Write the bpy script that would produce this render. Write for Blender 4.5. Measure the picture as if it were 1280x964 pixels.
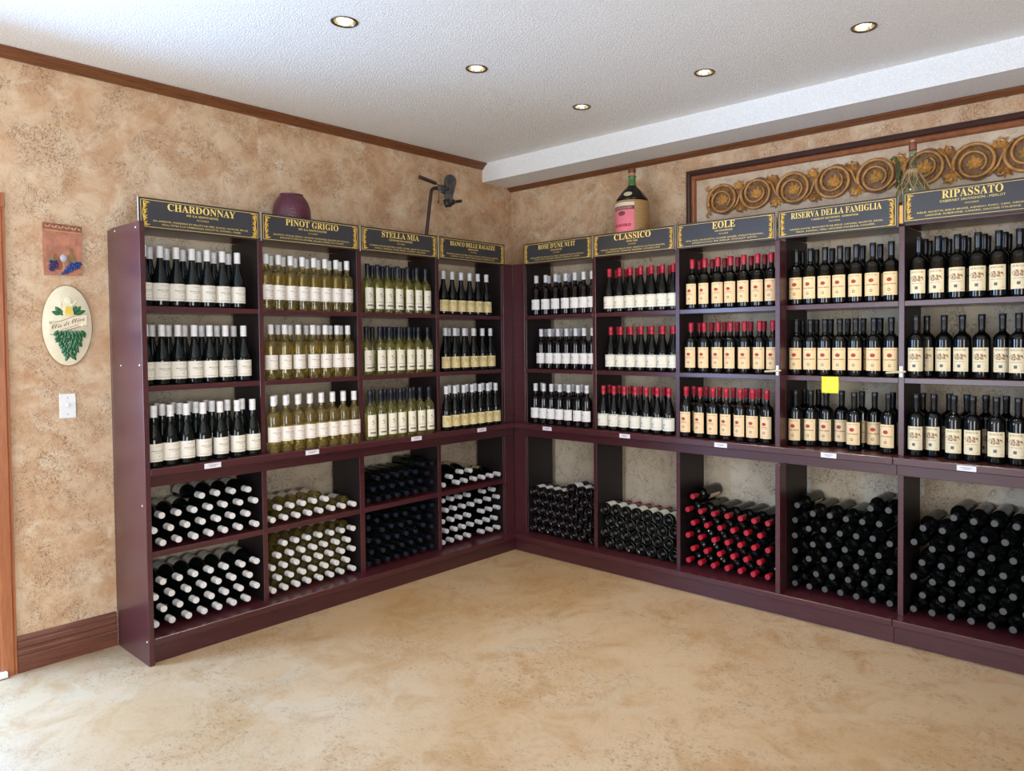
import bpy, bmesh, math, random
from mathutils import Matrix, Vector
for o in list(bpy.data.objects): bpy.data.objects.remove(o)
random.seed(7)
SC = bpy.context.scene
COL = SC.collection
PI = math.pi

# ------------------------------------------------------------------ camera
CAM = bpy.data.cameras.new('camera')
CAM.sensor_width = 36.0
CAM.lens = 36.0 * 918.53 / 1280
CAM.shift_x = -(706.36 - 640) / 1280
CAM.shift_y = -(482 - 452.2) / 1280
CAM.clip_start = 0.05
CAM.clip_end = 60
cam = bpy.data.objects.new('camera', CAM)
COL.objects.link(cam)
_y, _p, _r = math.radians(40.4758), math.radians(-1.58495), math.radians(-0.49081)
F = Vector((-math.sin(_y) * math.cos(_p), math.cos(_y) * math.cos(_p), math.sin(_p)))
R0 = Vector((math.cos(_y), math.sin(_y), 0))
U0 = R0.cross(F)
Rr = R0 * math.cos(_r) + U0 * math.sin(_r)
Ur = -R0 * math.sin(_r) + U0 * math.cos(_r)
m = Matrix((Rr, Ur, -F)).transposed().to_4x4()
m.translation = (4.3627, -4.4321, 1.6)
cam.matrix_world = m
SC.camera = cam

# ------------------------------------------------------------------ world, daylight, exposure
SC.view_settings.view_transform = 'Standard'
SC.view_settings.look = 'None'
SC.view_settings.gamma = 1.0
SC.view_settings.use_curve_mapping = False
SC.view_settings.exposure = 0.32
W = bpy.data.worlds.new('world')
SC.world = W
W.use_nodes = True
_bg = W.node_tree.nodes['Background']
_bg.inputs[0].default_value = (0.55, 0.74, 1.0, 1)
_bg.inputs[1].default_value = 1.6

def area(name, loc, direction, sx, sy, power, color):
    l = bpy.data.lights.new(name, 'AREA')
    l.shape = 'RECTANGLE'
    l.size, l.size_y = sx, sy
    l.energy = power
    l.color = color
    o = bpy.data.objects.new(name, l)
    COL.objects.link(o)
    o.location = loc
    o.rotation_euler = Vector(direction).to_track_quat('-Z', 'Y').to_euler()
    return o

# daylight through the doorway of the left wall and the two windows of the room behind the camera
area('daylight_door', (-0.13, -4.08, 1.62), (1, 0.1, -0.35), 0.9, 1.2, 125, (0.33, 0.58, 1.0))
area('daylight_window_back', (1.9, -7.1, 1.45), (0, 1, 0.48), 2.4, 2.1, 100, (0.80, 0.90, 1.0))
area('daylight_window_side', (6.3, -4.9, 1.5), (-1, 0, 0.5), 2.6, 1.7, 130, (0.94, 0.97, 1.0))

# ------------------------------------------------------------------ colour and node helpers
def lin(c):
    return tuple(((v / 255) / 12.92 if v / 255 <= 0.04045 else ((v / 255 + 0.055) / 1.055) ** 2.4) for v in c) + (1.0,)

class NT:
    def __init__(self, name):
        self.m = bpy.data.materials.new(name)
        self.m.use_nodes = True
        self.t = self.m.node_tree
        self.b = self.t.nodes['Principled BSDF']
        self.out = self.t.nodes['Material Output']
    def n(self, typ, **kw):
        x = self.t.nodes.new(typ)
        for k, v in kw.items():
            setattr(x, k, v)
        return x
    def l(self, a, b):
        self.t.links.new(a, b)
    def put(self, sock, v):
        if hasattr(v, 'is_linked') or hasattr(v, 'links'):
            self.l(v, sock)
        else:
            sock.default_value = v
    def math(self, op, a, b=0.0, clamp=False):
        x = self.n('ShaderNodeMath', operation=op, use_clamp=clamp)
        self.put(x.inputs[0], a); self.put(x.inputs[1], b)
        return x.outputs[0]
    def noise(self, vec, scale, detail=3.0, rough=0.55, dist=0.0):
        x = self.n('ShaderNodeTexNoise')
        if vec is not None: self.l(vec, x.inputs['Vector'])
        x.inputs['Scale'].default_value = scale
        x.inputs['Detail'].default_value = detail
        x.inputs['Roughness'].default_value = rough
        x.inputs['Distortion'].default_value = dist
        return x.outputs['Fac']
    def ramp(self, f, p0, p1):
        x = self.n('ShaderNodeMapRange', interpolation_type='SMOOTHSTEP')
        self.put(x.inputs['Value'], f)
        x.inputs['From Min'].default_value = p0
        x.inputs['From Max'].default_value = p1
        return x.outputs[0]
    def mix(self, f, a, b):
        x = self.n('ShaderNodeMix', data_type='RGBA')
        self.put(x.inputs[0], f); self.put(x.inputs[6], a); self.put(x.inputs[7], b)
        return x.outputs[2]
    def pos(self):
        return self.n('ShaderNodeNewGeometry').outputs['Position']
    def obj(self):
        return self.n('ShaderNodeTexCoord').outputs['Object']
    def scale(self, vec, s):
        x = self.n('ShaderNodeMapping')
        self.l(vec, x.inputs['Vector'])
        x.inputs['Scale'].default_value = s
        return x.outputs[0]
    def bump(self, h, strength, dist):
        x = self.n('ShaderNodeBump')
        x.inputs['Strength'].default_value = strength
        x.inputs['Distance'].default_value = dist
        self.l(h, x.inputs['Height'])
        self.l(x.outputs[0], self.b.inputs['Normal'])
    def set(self, **kw):
        names = dict(col='Base Color', rough='Roughness', metal='Metallic', spec='Specular IOR Level', coat='Coat Weight',
                     coatr='Coat Roughness', trans='Transmission Weight', ior='IOR', emis='Emission Color', emis_s='Emission Strength')
        for k, v in kw.items():
            self.put(self.b.inputs[names[k]], v)
        return self

def plain(name, rgb, rough=0.5, var=0.08, scale=30.0, bump=0.0, **kw):
    n = NT(name)
    f = n.noise(n.obj(), scale, 3)
    c = lin(rgb)
    lo = tuple(v * (1 - var) for v in c[:3]) + (1,)
    hi = tuple(min(1, v * (1 + var)) for v in c[:3]) + (1,)
    n.set(col=n.mix(n.ramp(f, 0.3, 0.7), lo, hi), rough=rough, **kw)
    if bump: n.bump(f, bump, 0.004)
    return n.m

# ------------------------------------------------------------------ materials
def plaster(name, base, light, speck, amount, behind=None):
    """tan faux-finished plaster; behind=(axis, limit): the bare paler coat that was never glazed behind the shelf units"""
    n = NT(name)
    p = n.pos()
    big = n.noise(p, 1.7, 3, 0.55)
    med = n.noise(p, 5.0, 5, 0.62, 0.8)
    worm = n.noise(n.scale(p, (1, 1, 0.8)), 52, 3, 0.6, 2.6)
    worm2 = n.noise(p, 95, 3, 0.6, 1.6)
    fine = n.noise(p, 150, 2, 0.5)
    c = n.mix(n.ramp(n.noise(p, 4.2, 6, 0.7, 0.6), 0.36, 0.62), lin(base[0]), lin(base[1]))
    c = n.mix(n.math('MULTIPLY', n.ramp(n.noise(p, 6.5, 6, 0.68, 0.8), 0.50, 0.68), 0.75), c, lin(light))
    c = n.mix(n.math('MULTIPLY', n.ramp(n.noise(p, 9, 6, 0.72, 0.9), 0.46, 0.70), 0.5), c, lin((182, 133, 92)))
    if behind:
        sep = n.n('ShaderNodeSeparateXYZ'); n.l(p, sep.inputs[0])
        f = n.math('LESS_THAN', sep.outputs[2], 2.19)
        if behind == 'y': f = n.math('MULTIPLY', f, n.math('GREATER_THAN', sep.outputs[1], -3.03))
        pale = n.mix(n.ramp(big, .35, .65), lin((184, 170, 147)), lin((198, 186, 163)))
        c = n.mix(n.math('MULTIPLY', f, 0.85), c, pale)
    mask = n.ramp(med, 0.38, 0.62)
    wm = n.math('MAXIMUM', n.ramp(worm, 0.54, 0.60), n.math('MULTIPLY', n.ramp(worm2, 0.54, 0.64), 0.8))
    k = n.math('MULTIPLY', wm, mask)
    ink = lin(speck)
    if behind: ink = n.mix(f, ink, lin((84, 64, 50)))
    c = n.mix(n.math('MULTIPLY', k, amount), c, ink)
    n.set(col=c, rough=0.62, spec=0.25)
    h = n.math('SUBTRACT', n.math('ADD', n.math('MULTIPLY', fine, 0.25), n.math('MULTIPLY', med, 0.6)), n.math('MULTIPLY', k, 0.55))
    n.bump(h, 0.5, 0.006)
    return n.m
TAN = ((196, 158, 122), (211, 183, 150))
M_PLASTER = plaster('tan_plaster', TAN, (220, 199, 171), (140, 98, 66), 0.7)
M_PLASTER_L = plaster('tan_plaster_left_wall', TAN, (220, 199, 171), (134, 96, 68), 0.75, 'y')
M_PLASTER_R = plaster('tan_plaster_right_wall', TAN, (220, 199, 171), (140, 98, 66), 0.7, 'x')
M_PLASTER2 = plaster('pale_plaster', ((196, 172, 146), (206, 186, 160)), (214, 200, 178), (150, 122, 96), 0.4)

def ceiling_mat(name, rgb, amp):
    n = NT(name)
    p = n.pos()
    v = n.noise(p, 120, 3, 0.6, 0.5)
    b = n.noise(p, 0.8, 2)
    n.set(col=n.mix(n.ramp(v, 0.3, 0.7), lin(tuple(x - 16 for x in rgb)), lin(rgb)), rough=0.9, spec=0.1)
    n.bump(n.ramp(v, 0.3, 0.72), amp, 0.012)
    return n.m
M_CEIL = ceiling_mat('stippled_ceiling_paint', (250, 248, 244), 0.42)
M_SOFFIT = ceiling_mat('soffit_paint', (242, 242, 241), 0.2)

def floor_mat():
    n = NT('stained_concrete')
    p = n.pos()
    big = n.noise(p, 0.9, 4, 0.6, 0.7)
    med = n.noise(p, 3.2, 5, 0.62, 1.0)
    worm = n.noise(n.scale(p, (1.0, 1.7, 1)), 30, 5, 0.72, 2.0)
    c = n.mix(n.ramp(big, 0.33, 0.68), lin((173, 143, 106)), lin((184, 161, 131)))
    c = n.mix(n.math('MULTIPLY', n.ramp(n.noise(p, 3.6, 7, 0.74, 0.7), 0.46, 0.66), 0.6), c, lin((158, 120, 74)))
    c = n.mix(n.math('MULTIPLY', n.ramp(n.noise(p, 2.3, 6, 0.7, 0.5), 0.52, 0.68), 0.5), c, lin((178, 164, 140)))
    sp = n.math('MULTIPLY', n.ramp(worm, 0.53, 0.62), n.ramp(n.noise(p, 1.9, 5, 0.66, 0.6), 0.42, 0.60))
    c = n.mix(n.math('MULTIPLY', sp, 0.7), c, lin((108, 82, 54)))
    c = n.mix(n.math('MULTIPLY', n.ramp(n.noise(p, 70, 3, 0.65), 0.58, 0.70), 0.38), c, lin((110, 84, 58)))
    n.set(col=c, spec=0.45)
    n.set(rough=n.math('ADD', 0.34, n.math('MULTIPLY', med, 0.16)))
    n.bump(n.math('ADD', n.math('MULTIPLY', worm, 0.5), med), 0.18, 0.004)
    return n.m
M_FLOOR = floor_mat()

def wood(name, a, b, rough, grain=(3, 60, 60), coat=0.0, axis=None, chips=False):
    n = NT(name)
    o = n.obj()
    g = n.noise(n.scale(o, grain), 2.2, 5, 0.6, 0.6)
    c = n.mix(n.ramp(g, 0.3, 0.7), lin(a), lin(b))
    n.set(col=c, rough=rough, coat=coat, coatr=0.25, spec=0.5)
    n.bump(g, 0.08, 0.002)
    return n.m
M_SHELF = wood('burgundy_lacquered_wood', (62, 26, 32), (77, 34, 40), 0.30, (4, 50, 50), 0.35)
M_SIDE_SHADE = wood('shade_darkened_board_side', (26, 19, 21), (32, 24, 26), 0.45, (50, 4, 50))  # same boards as the fronts, with bay shade put into the colour
M_CROWN = wood('brown_stained_moulding', (96, 54, 32), (128, 78, 44), 0.36)
M_BASE = wood('dark_brown_baseboard', (92, 52, 38), (116, 68, 50), 0.36)
M_CASING = wood('orange_brown_casing', (150, 86, 50), (172, 104, 62), 0.38, (60, 3, 60))
M_WHITE = plain('white_paint', (232, 232, 230), 0.4, 0.03)
M_TAG = plain('white_tag_plastic', (226, 222, 230), 0.4, 0.03)
M_INK = plain('grey_ink', (96, 92, 98), 0.6)
M_SIGN = plain('charcoal_sign_board', (54, 54, 58), 0.38, 0.04)
M_SIGN_EDGE = plain('white_sign_core', (214, 206, 196), 0.6)
M_GOLD = plain('pale_gold_print', (236, 206, 112), 0.42, 0.05)
M_GOLD2 = plain('yellow_gold_print', (214, 170, 60), 0.4, 0.3, 120)
M_SIGN_DARK = plain('dark_sign_border', (54, 44, 40), 0.4)
M_BRASS = plain('aged_brass', (120, 112, 92), 0.3, 0.2, 40, metal=0.9)
M_LAMP = NT('lamp_lens').set(col=(1, .95, .85, 1), emis=(1.0, 0.93, 0.80, 1), emis_s=9.0).m
M_CHROME = plain('reflector_metal', (190, 176, 156), 0.2, 0.1, metal=0.95)
M_NOTE = plain('yellow_note_paper', (244, 240, 60), 0.6, 0.03)

def glass_dark(name, rgb, rough=0.05):
    n = NT(name)
    n.set(col=lin(rgb), rough=rough, spec=0.42)
    return n.m
M_G_GREEN = glass_dark('dark_green_bottle_glass', (9, 15, 13))
M_G_BLACK = glass_dark('near_black_bottle_glass', (7, 9, 8))
M_G_ROSE = glass_dark('deep_plum_wine_glass', (13, 6, 9))
M_G_OLIVE = glass_dark('olive_green_bottle_glass', (14, 22, 15))
def glass_clear(name, rgb):
    n = NT(name)
    n.set(col=lin(rgb), rough=0.02, trans=0.92, ior=1.34, spec=0.6, coat=0.4, coatr=0.03)
    return n.m
M_G_YELLOW = glass_clear('clear_glass_with_yellow_wine', (216, 196, 118))
M_G_PALE = glass_clear('clear_glass_with_pale_wine', (212, 206, 122))
def capmat(name, rgb, rough=0.35, metal=0.0, ring=True):
    n = NT(name)
    f = n.noise(n.obj(), 60, 2)
    c = lin(rgb)
    n.set(col=n.mix(n.ramp(f, .3, .7), tuple(v * .93 for v in c[:3]) + (1,), c), rough=rough, metal=metal, spec=0.5)
    return n.m
M_C_WHITE = capmat('white_screwcap', (226, 224, 222))
M_C_SILVER = capmat('silver_screwcap', (206, 208, 214), 0.32)
M_C_NAVY = capmat('navy_capsule', (18, 24, 38))
M_C_RED = capmat('red_capsule', (172, 24, 46), 0.34)
M_C_BLACK = capmat('black_capsule', (20, 21, 24), 0.28)
M_C_TIP_GLARE = capmat('capsule_end_glare', (70, 72, 72), 0.35)  # end of the black capsule with reflected light put into its colour

def label_mat(name, paper, marks):
    """marks: list of (kind, u, v, half_u, half_v, rgb, strength); kind rect, text, disc, scrawl, ring"""
    n = NT(name)
    uvn = n.n('ShaderNodeUVMap')
    sep = n.n('ShaderNodeSeparateXYZ')
    n.l(uvn.outputs[0], sep.inputs[0])
    u, v = sep.outputs[0], sep.outputs[1]
    tn = n.noise(n.scale(uvn.outputs[0], (46, 7, 1)), 1.0, 2, 0.6)
    sn = n.noise(n.scale(uvn.outputs[0], (9, 10, 1)), 1.0, 4, 0.7, 1.2)
    c = lin(paper)
    col = n.mix(n.ramp(n.noise(n.obj(), 40, 2), .3, .7), tuple(x * .96 for x in c[:3]) + (1,), c)
    for kind, mu, mv, hu, hv, rgb, st in marks:
        du = n.math('ABSOLUTE', n.math('SUBTRACT', u, mu))
        dv = n.math('ABSOLUTE', n.math('SUBTRACT', v, mv))
        if kind in ('disc', 'ring', 'scrawl'):
            a = n.math('DIVIDE', du, hu); b = n.math('DIVIDE', dv, hv)
            d = n.math('SQRT', n.math('ADD', n.math('MULTIPLY', a, a), n.math('MULTIPLY', b, b)))
            f = n.math('LESS_THAN', d, 1.0)
            if kind == 'ring': f = n.math('MULTIPLY', f, n.math('GREATER_THAN', d, 0.55))
            if kind == 'scrawl': f = n.math('MULTIPLY', f, n.ramp(sn, 0.44, 0.56))
        else:
            f = n.math('MULTIPLY', n.math('LESS_THAN', du, hu), n.math('LESS_THAN', dv, hv))
            if kind == 'text': f = n.math('MULTIPLY', f, n.ramp(tn, 0.40, 0.55))
        col = n.mix(n.math('MULTIPLY', f, st), col, lin(rgb))
    n.set(col=col, rough=0.62, spec=0.3)
    return n.m
GR = (110, 104, 100)
LAB = {
 1: label_mat('label_plain_white', (228, 222, 208), [('text', .55, .86, .12, .02, GR, .6), ('text', .56, .60, .30, .028, GR, .8), ('text', .60, .50, .18, .018, GR, .6), ('rect', .6, .30, .04, .018, GR, .6), ('text', .55, .12, .32, .022, GR, .6)]),
 2: label_mat('label_white', (234, 226, 216), [('text', .55, .85, .12, .02, GR, .5), ('text', .56, .62, .30, .025, GR, .7), ('text', .62, .52, .16, .018, GR, .5), ('rect', .62, .28, .06, .02, GR, .7), ('text', .55, .10, .30, .02, GR, .5)]),
 3: label_mat('label_tall_white', (232, 226, 206), [('disc', .46, .70, .07, .03, (60, 60, 70), .9), ('disc', .58, .62, .06, .026, (60, 60, 70), .9), ('disc', .46, .56, .05, .022, (90, 90, 96), .8), ('text', .45, .32, .34, .02, GR, .7), ('rect', .52, .16, .32, .035, (40, 40, 46), .85), ('text', .5, .06, .3, .015, GR, .5)]),
 4: label_mat('label_cream_script', (226, 210, 156), [('scrawl', .5, .74, .46, .2, (132, 112, 74), .75), ('scrawl', .5, .42, .44, .2, (176, 154, 104), .6), ('text', .5, .14, .3, .03, (140, 120, 84), .6)]),
 5: label_mat('label_small_white', (228, 226, 226), [('text', .34, .62, .2, .05, GR, .7), ('text', .36, .44, .22, .02, GR, .5), ('text', .36, .16, .2, .02, GR, .5)]),
 6: label_mat('label_low_white', (228, 226, 214), [('text', .42, .92, .36, .03, GR, .8), ('rect', .3, .34, .02, .14, (70, 66, 60), .8), ('scrawl', .36, .46, .1, .1, GR, .6), ('disc', .33, .22, .05, .06, (84, 78, 70), .7), ('text', .66, .2, .2, .015, GR, .4)]),
 7: label_mat('label_peach_dot', (238, 208, 164), [('text', .5, .91, .34, .018, (120, 96, 80), .8), ('disc', .5, .66, .14, .075, (168, 44, 40), .95), ('text', .5, .52, .22, .022, (150, 110, 84), .8), ('text', .5, .455, .26, .014, (150, 118, 90), .7), ('ring', .5, .26, .09, .06, (84, 66, 56), .9), ('text', .5, .10, .16, .012, (150, 118, 90), .7)]),
 8: label_mat('label_peach_dot_wide_name', (238, 210, 164), [('text', .5, .91, .34, .02, (120, 96, 80), .8), ('disc', .5, .67, .15, .085, (172, 40, 42), .95), ('text', .5, .48, .40, .026, (140, 100, 78), .85), ('rect', .5, .36, .06, .006, (150, 118, 90), .7), ('ring', .5, .23, .09, .065, (84, 66, 56), .9), ('text', .5, .07, .16, .012, (150, 118, 90), .7)]),
 9: label_mat('label_cream_vineyard', (234, 220, 184), [('text', .5, .90, .36, .04, (150, 130, 104), .8), ('scrawl', .48, .62, .40, .13, (122, 70, 40), .95), ('scrawl', .55, .66, .25, .06, (140, 80, 46), .8), ('text', .48, .42, .3, .018, (130, 110, 84), .7), ('rect', .47, .23, .09, .06, (66, 76, 104), .9), ('text', .85, .09, .1, .015, (150, 120, 100), .6)]),
}

# bottle positions, metres: along the wall, distance from the wall, row behind the front one
STAND = {
 '1A': [[-2.972,0.305,0],[-2.892,0.305,0],[-2.812,0.305,0],[-2.732,0.305,0],[-2.653,0.305,0],[-2.571,0.305,0],[-2.488,0.305,0],[-2.911,0.223,1],[-2.828,0.223,1],[-2.745,0.223,1],[-2.662,0.223,1],[-2.581,0.223,1],[-2.499,0.223,1]],
 '1B': [[-2.972,0.305,0],[-2.892,0.305,0],[-2.812,0.305,0],[-2.729,0.305,0],[-2.648,0.305,0],[-2.562,0.305,0],[-2.461,0.305,0],[-2.908,0.223,1],[-2.827,0.223,1],[-2.745,0.223,1],[-2.655,0.223,1],[-2.572,0.223,1],[-2.478,0.223,1]],
 '1C': [[-2.965,0.372,0],[-2.886,0.372,0],[-2.806,0.372,0],[-2.721,0.372,0],[-2.63,0.372,0],[-2.537,0.372,0],[-2.451,0.372,0],[-2.893,0.29,1],[-2.806,0.29,1],[-2.723,0.29,1],[-2.638,0.29,1],[-2.553,0.29,1],[-2.471,0.29,1],[-2.886,0.208,2],[-2.804,0.208,2],[-2.718,0.208,2],[-2.635,0.208,2]],
 '2A': [[-2.321,0.305,0],[-2.245,0.305,0],[-2.169,0.305,0],[-2.093,0.305,0],[-2.018,0.305,0],[-1.942,0.305,0],[-1.866,0.305,0],[-1.79,0.305,0],[-2.251,0.227,1],[-2.173,0.227,1],[-2.096,0.227,1],[-2.019,0.227,1],[-1.942,0.227,1],[-1.866,0.227,1],[-1.79,0.227,1]],
 '2B': [[-2.3,0.305,0],[-2.214,0.305,0],[-2.127,0.305,0],[-2.032,0.305,0],[-1.948,0.305,0],[-1.866,0.305,0],[-1.79,0.305,0],[-2.214,0.227,1],[-2.138,0.227,1],[-2.029,0.227,1],[-1.949,0.227,1],[-1.866,0.227,1],[-1.79,0.227,1]],
 '2C': [[-2.327,0.372,0],[-2.252,0.372,0],[-2.176,0.372,0],[-2.1,0.372,0],[-2.024,0.372,0],[-1.948,0.372,0],[-1.873,0.372,0],[-1.797,0.372,0],[-2.279,0.294,1],[-2.203,0.294,1],[-2.127,0.294,1],[-2.051,0.294,1],[-1.975,0.294,1],[-1.9,0.294,1],[-1.824,0.294,1]],
 '3A': [[-1.637,0.305,0],[-1.559,0.305,0],[-1.481,0.305,0],[-1.4,0.305,0],[-1.316,0.305,0],[-1.24,0.305,0],[-1.165,0.305,0],[-1.546,0.227,1],[-1.465,0.227,1],[-1.384,0.227,1],[-1.298,0.227,1],[-1.211,0.227,1]],
 '3B': [[-1.653,0.305,0],[-1.548,0.305,0],[-1.473,0.305,0],[-1.395,0.305,0],[-1.312,0.305,0],[-1.234,0.305,0],[-1.154,0.305,0],[-1.553,0.227,1],[-1.455,0.227,1],[-1.374,0.227,1],[-1.291,0.227,1],[-1.21,0.227,1]],
 '4A': [[-1.005,0.305,0],[-0.922,0.305,0],[-0.837,0.305,0],[-0.754,0.305,0],[-0.673,0.305,0],[-0.586,0.305,0]],
 '4B': [[-0.994,0.305,0],[-0.904,0.305,0],[-0.813,0.305,0],[-0.722,0.305,0],[-0.632,0.305,0],[-0.551,0.305,0],[-0.888,0.224,1],[-0.806,0.224,1],[-0.722,0.224,1],[-0.64,0.224,1],[-0.562,0.224,1]],
 '3C': [[-1.678,0.372,0],[-1.597,0.372,0],[-1.518,0.372,0],[-1.442,0.372,0],[-1.36,0.372,0],[-1.28,0.372,0],[-1.205,0.372,0],[-1.6,0.294,1],[-1.508,0.294,1],[-1.432,0.294,1],[-1.356,0.294,1],[-1.275,0.294,1]],
 '4C': [[-1.047,0.372,0],[-0.968,0.372,0],[-0.885,0.372,0],[-0.804,0.372,0],[-0.724,0.372,0],[-0.646,0.372,0],[-0.567,0.372,0],[-0.952,0.291,1],[-0.874,0.291,1],[-0.786,0.291,1],[-0.702,0.291,1],[-0.624,0.291,1],[-0.545,0.291,1]],
 '5A': [[0.561,0.305,0],[0.658,0.305,0],[0.756,0.305,0],[0.854,0.305,0],[0.942,0.305,0],[1.024,0.305,0],[1.102,0.305,0],[0.62,0.225,1],[0.726,0.225,1],[0.829,0.225,1],[0.925,0.225,1]],
 '5B': [[0.606,0.305,0],[0.693,0.305,0],[0.774,0.305,0],[0.858,0.305,0],[0.945,0.305,0],[1.024,0.305,0],[1.102,0.305,0],[0.586,0.225,1],[0.665,0.225,1],[0.749,0.225,1],[0.836,0.225,1],[0.921,0.225,1]],
 '5C': [[0.58,0.345,0],[0.662,0.345,0],[0.739,0.345,0],[0.822,0.345,0],[0.907,0.345,0],[0.995,0.345,0],[1.077,0.345,0],[0.574,0.265,1],[0.721,0.265,1],[0.804,0.265,1],[0.887,0.265,1],[0.973,0.265,1]],
 '6A': [[1.257,0.305,0],[1.345,0.305,0],[1.435,0.305,0],[1.522,0.305,0],[1.609,0.305,0],[1.695,0.305,0],[1.781,0.305,0],[1.251,0.217,1],[1.338,0.217,1],[1.431,0.217,1],[1.525,0.217,1],[1.61,0.217,1],[1.698,0.217,1]],
 '6B': [[1.266,0.305,0],[1.352,0.305,0],[1.437,0.305,0],[1.523,0.305,0],[1.609,0.305,0],[1.695,0.305,0],[1.781,0.305,0],[1.263,0.217,1],[1.35,0.217,1],[1.439,0.217,1],[1.526,0.217,1],[1.62,0.217,1],[1.709,0.217,1]],
 '6C': [[1.227,0.345,0],[1.319,0.345,0],[1.408,0.345,0],[1.499,0.345,0],[1.589,0.345,0],[1.676,0.345,0],[1.765,0.345,0],[1.214,0.257,1],[1.302,0.257,1],[1.395,0.257,1],[1.483,0.257,1],[1.584,0.257,1],[1.672,0.257,1]],
 '7A': [[1.921,0.305,0],[2.011,0.305,0],[2.104,0.305,0],[2.191,0.305,0],[2.28,0.305,0],[2.37,0.305,0],[2.459,0.305,0],[1.925,0.221,1],[2.018,0.221,1],[2.107,0.221,1],[2.197,0.221,1],[2.287,0.221,1],[2.376,0.221,1]],
 '7B': [[1.91,0.305,0],[2.007,0.305,0],[2.104,0.305,0],[2.19,0.305,0],[2.284,0.305,0],[2.383,0.305,0],[2.468,0.305,0],[1.923,0.221,1],[2.012,0.221,1],[2.103,0.221,1],[2.192,0.221,1],[2.283,0.221,1],[2.371,0.221,1]],
 '7C': [[1.896,0.345,0],[1.998,0.345,0],[2.09,0.345,0],[2.182,0.345,0],[2.275,0.345,0],[2.357,0.345,0],[2.448,0.345,0],[1.905,0.261,1],[1.996,0.261,1],[2.09,0.261,1],[2.187,0.261,1],[2.274,0.261,1],[2.359,0.261,1]],
 '8A': [[2.612,0.305,0],[2.696,0.305,0],[2.78,0.305,0],[2.864,0.305,0],[2.953,0.305,0],[3.041,0.305,0],[3.137,0.305,0],[2.612,0.219,1],[2.696,0.219,1],[2.789,0.219,1],[2.876,0.219,1],[2.959,0.219,1],[3.053,0.219,1]],
 '8B': [[2.612,0.305,0],[2.696,0.305,0],[2.78,0.305,0],[2.864,0.305,0],[2.951,0.305,0],[3.048,0.305,0],[3.138,0.305,0],[2.612,0.217,1],[2.696,0.217,1],[2.78,0.217,1],[2.877,0.217,1],[2.963,0.217,1],[3.054,0.217,1]],
 '8C': [[2.612,0.314,0],[2.685,0.272,1],[2.765,0.246,2],[2.842,0.213,3],[2.942,0.3,4],[3.028,0.225,5],[3.125,0.305,6],[2.612,0.185,7],[2.696,0.185,7],[2.945,0.185,7],[3.112,0.185,7]],
 '9A': [[3.273,0.305,0],[3.365,0.305,0],[3.455,0.305,0],[3.547,0.305,0],[3.638,0.305,0],[3.727,0.305,0],[3.282,0.217,1],[3.375,0.217,1],[3.466,0.217,1],[3.558,0.217,1],[3.649,0.217,1],[3.28,0.129,2],[3.375,0.129,2],[3.466,0.129,2],[3.557,0.129,2],[3.651,0.129,2]],
 '9B': [[3.264,0.31,0],[3.295,0.23,1],[3.381,0.241,1],[3.466,0.24,1],[3.554,0.24,1],[3.646,0.24,1],[3.725,0.3,2]],
 '9C': [[3.265,0.306,0],[3.34,0.266,1],[3.445,0.312,2],[3.531,0.312,3],[3.636,0.32,4],[3.728,0.316,5],[3.272,0.214,6],[3.4,0.205,6],[3.485,0.215,6],[3.571,0.215,6],[3.661,0.215,6]],
}
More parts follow.
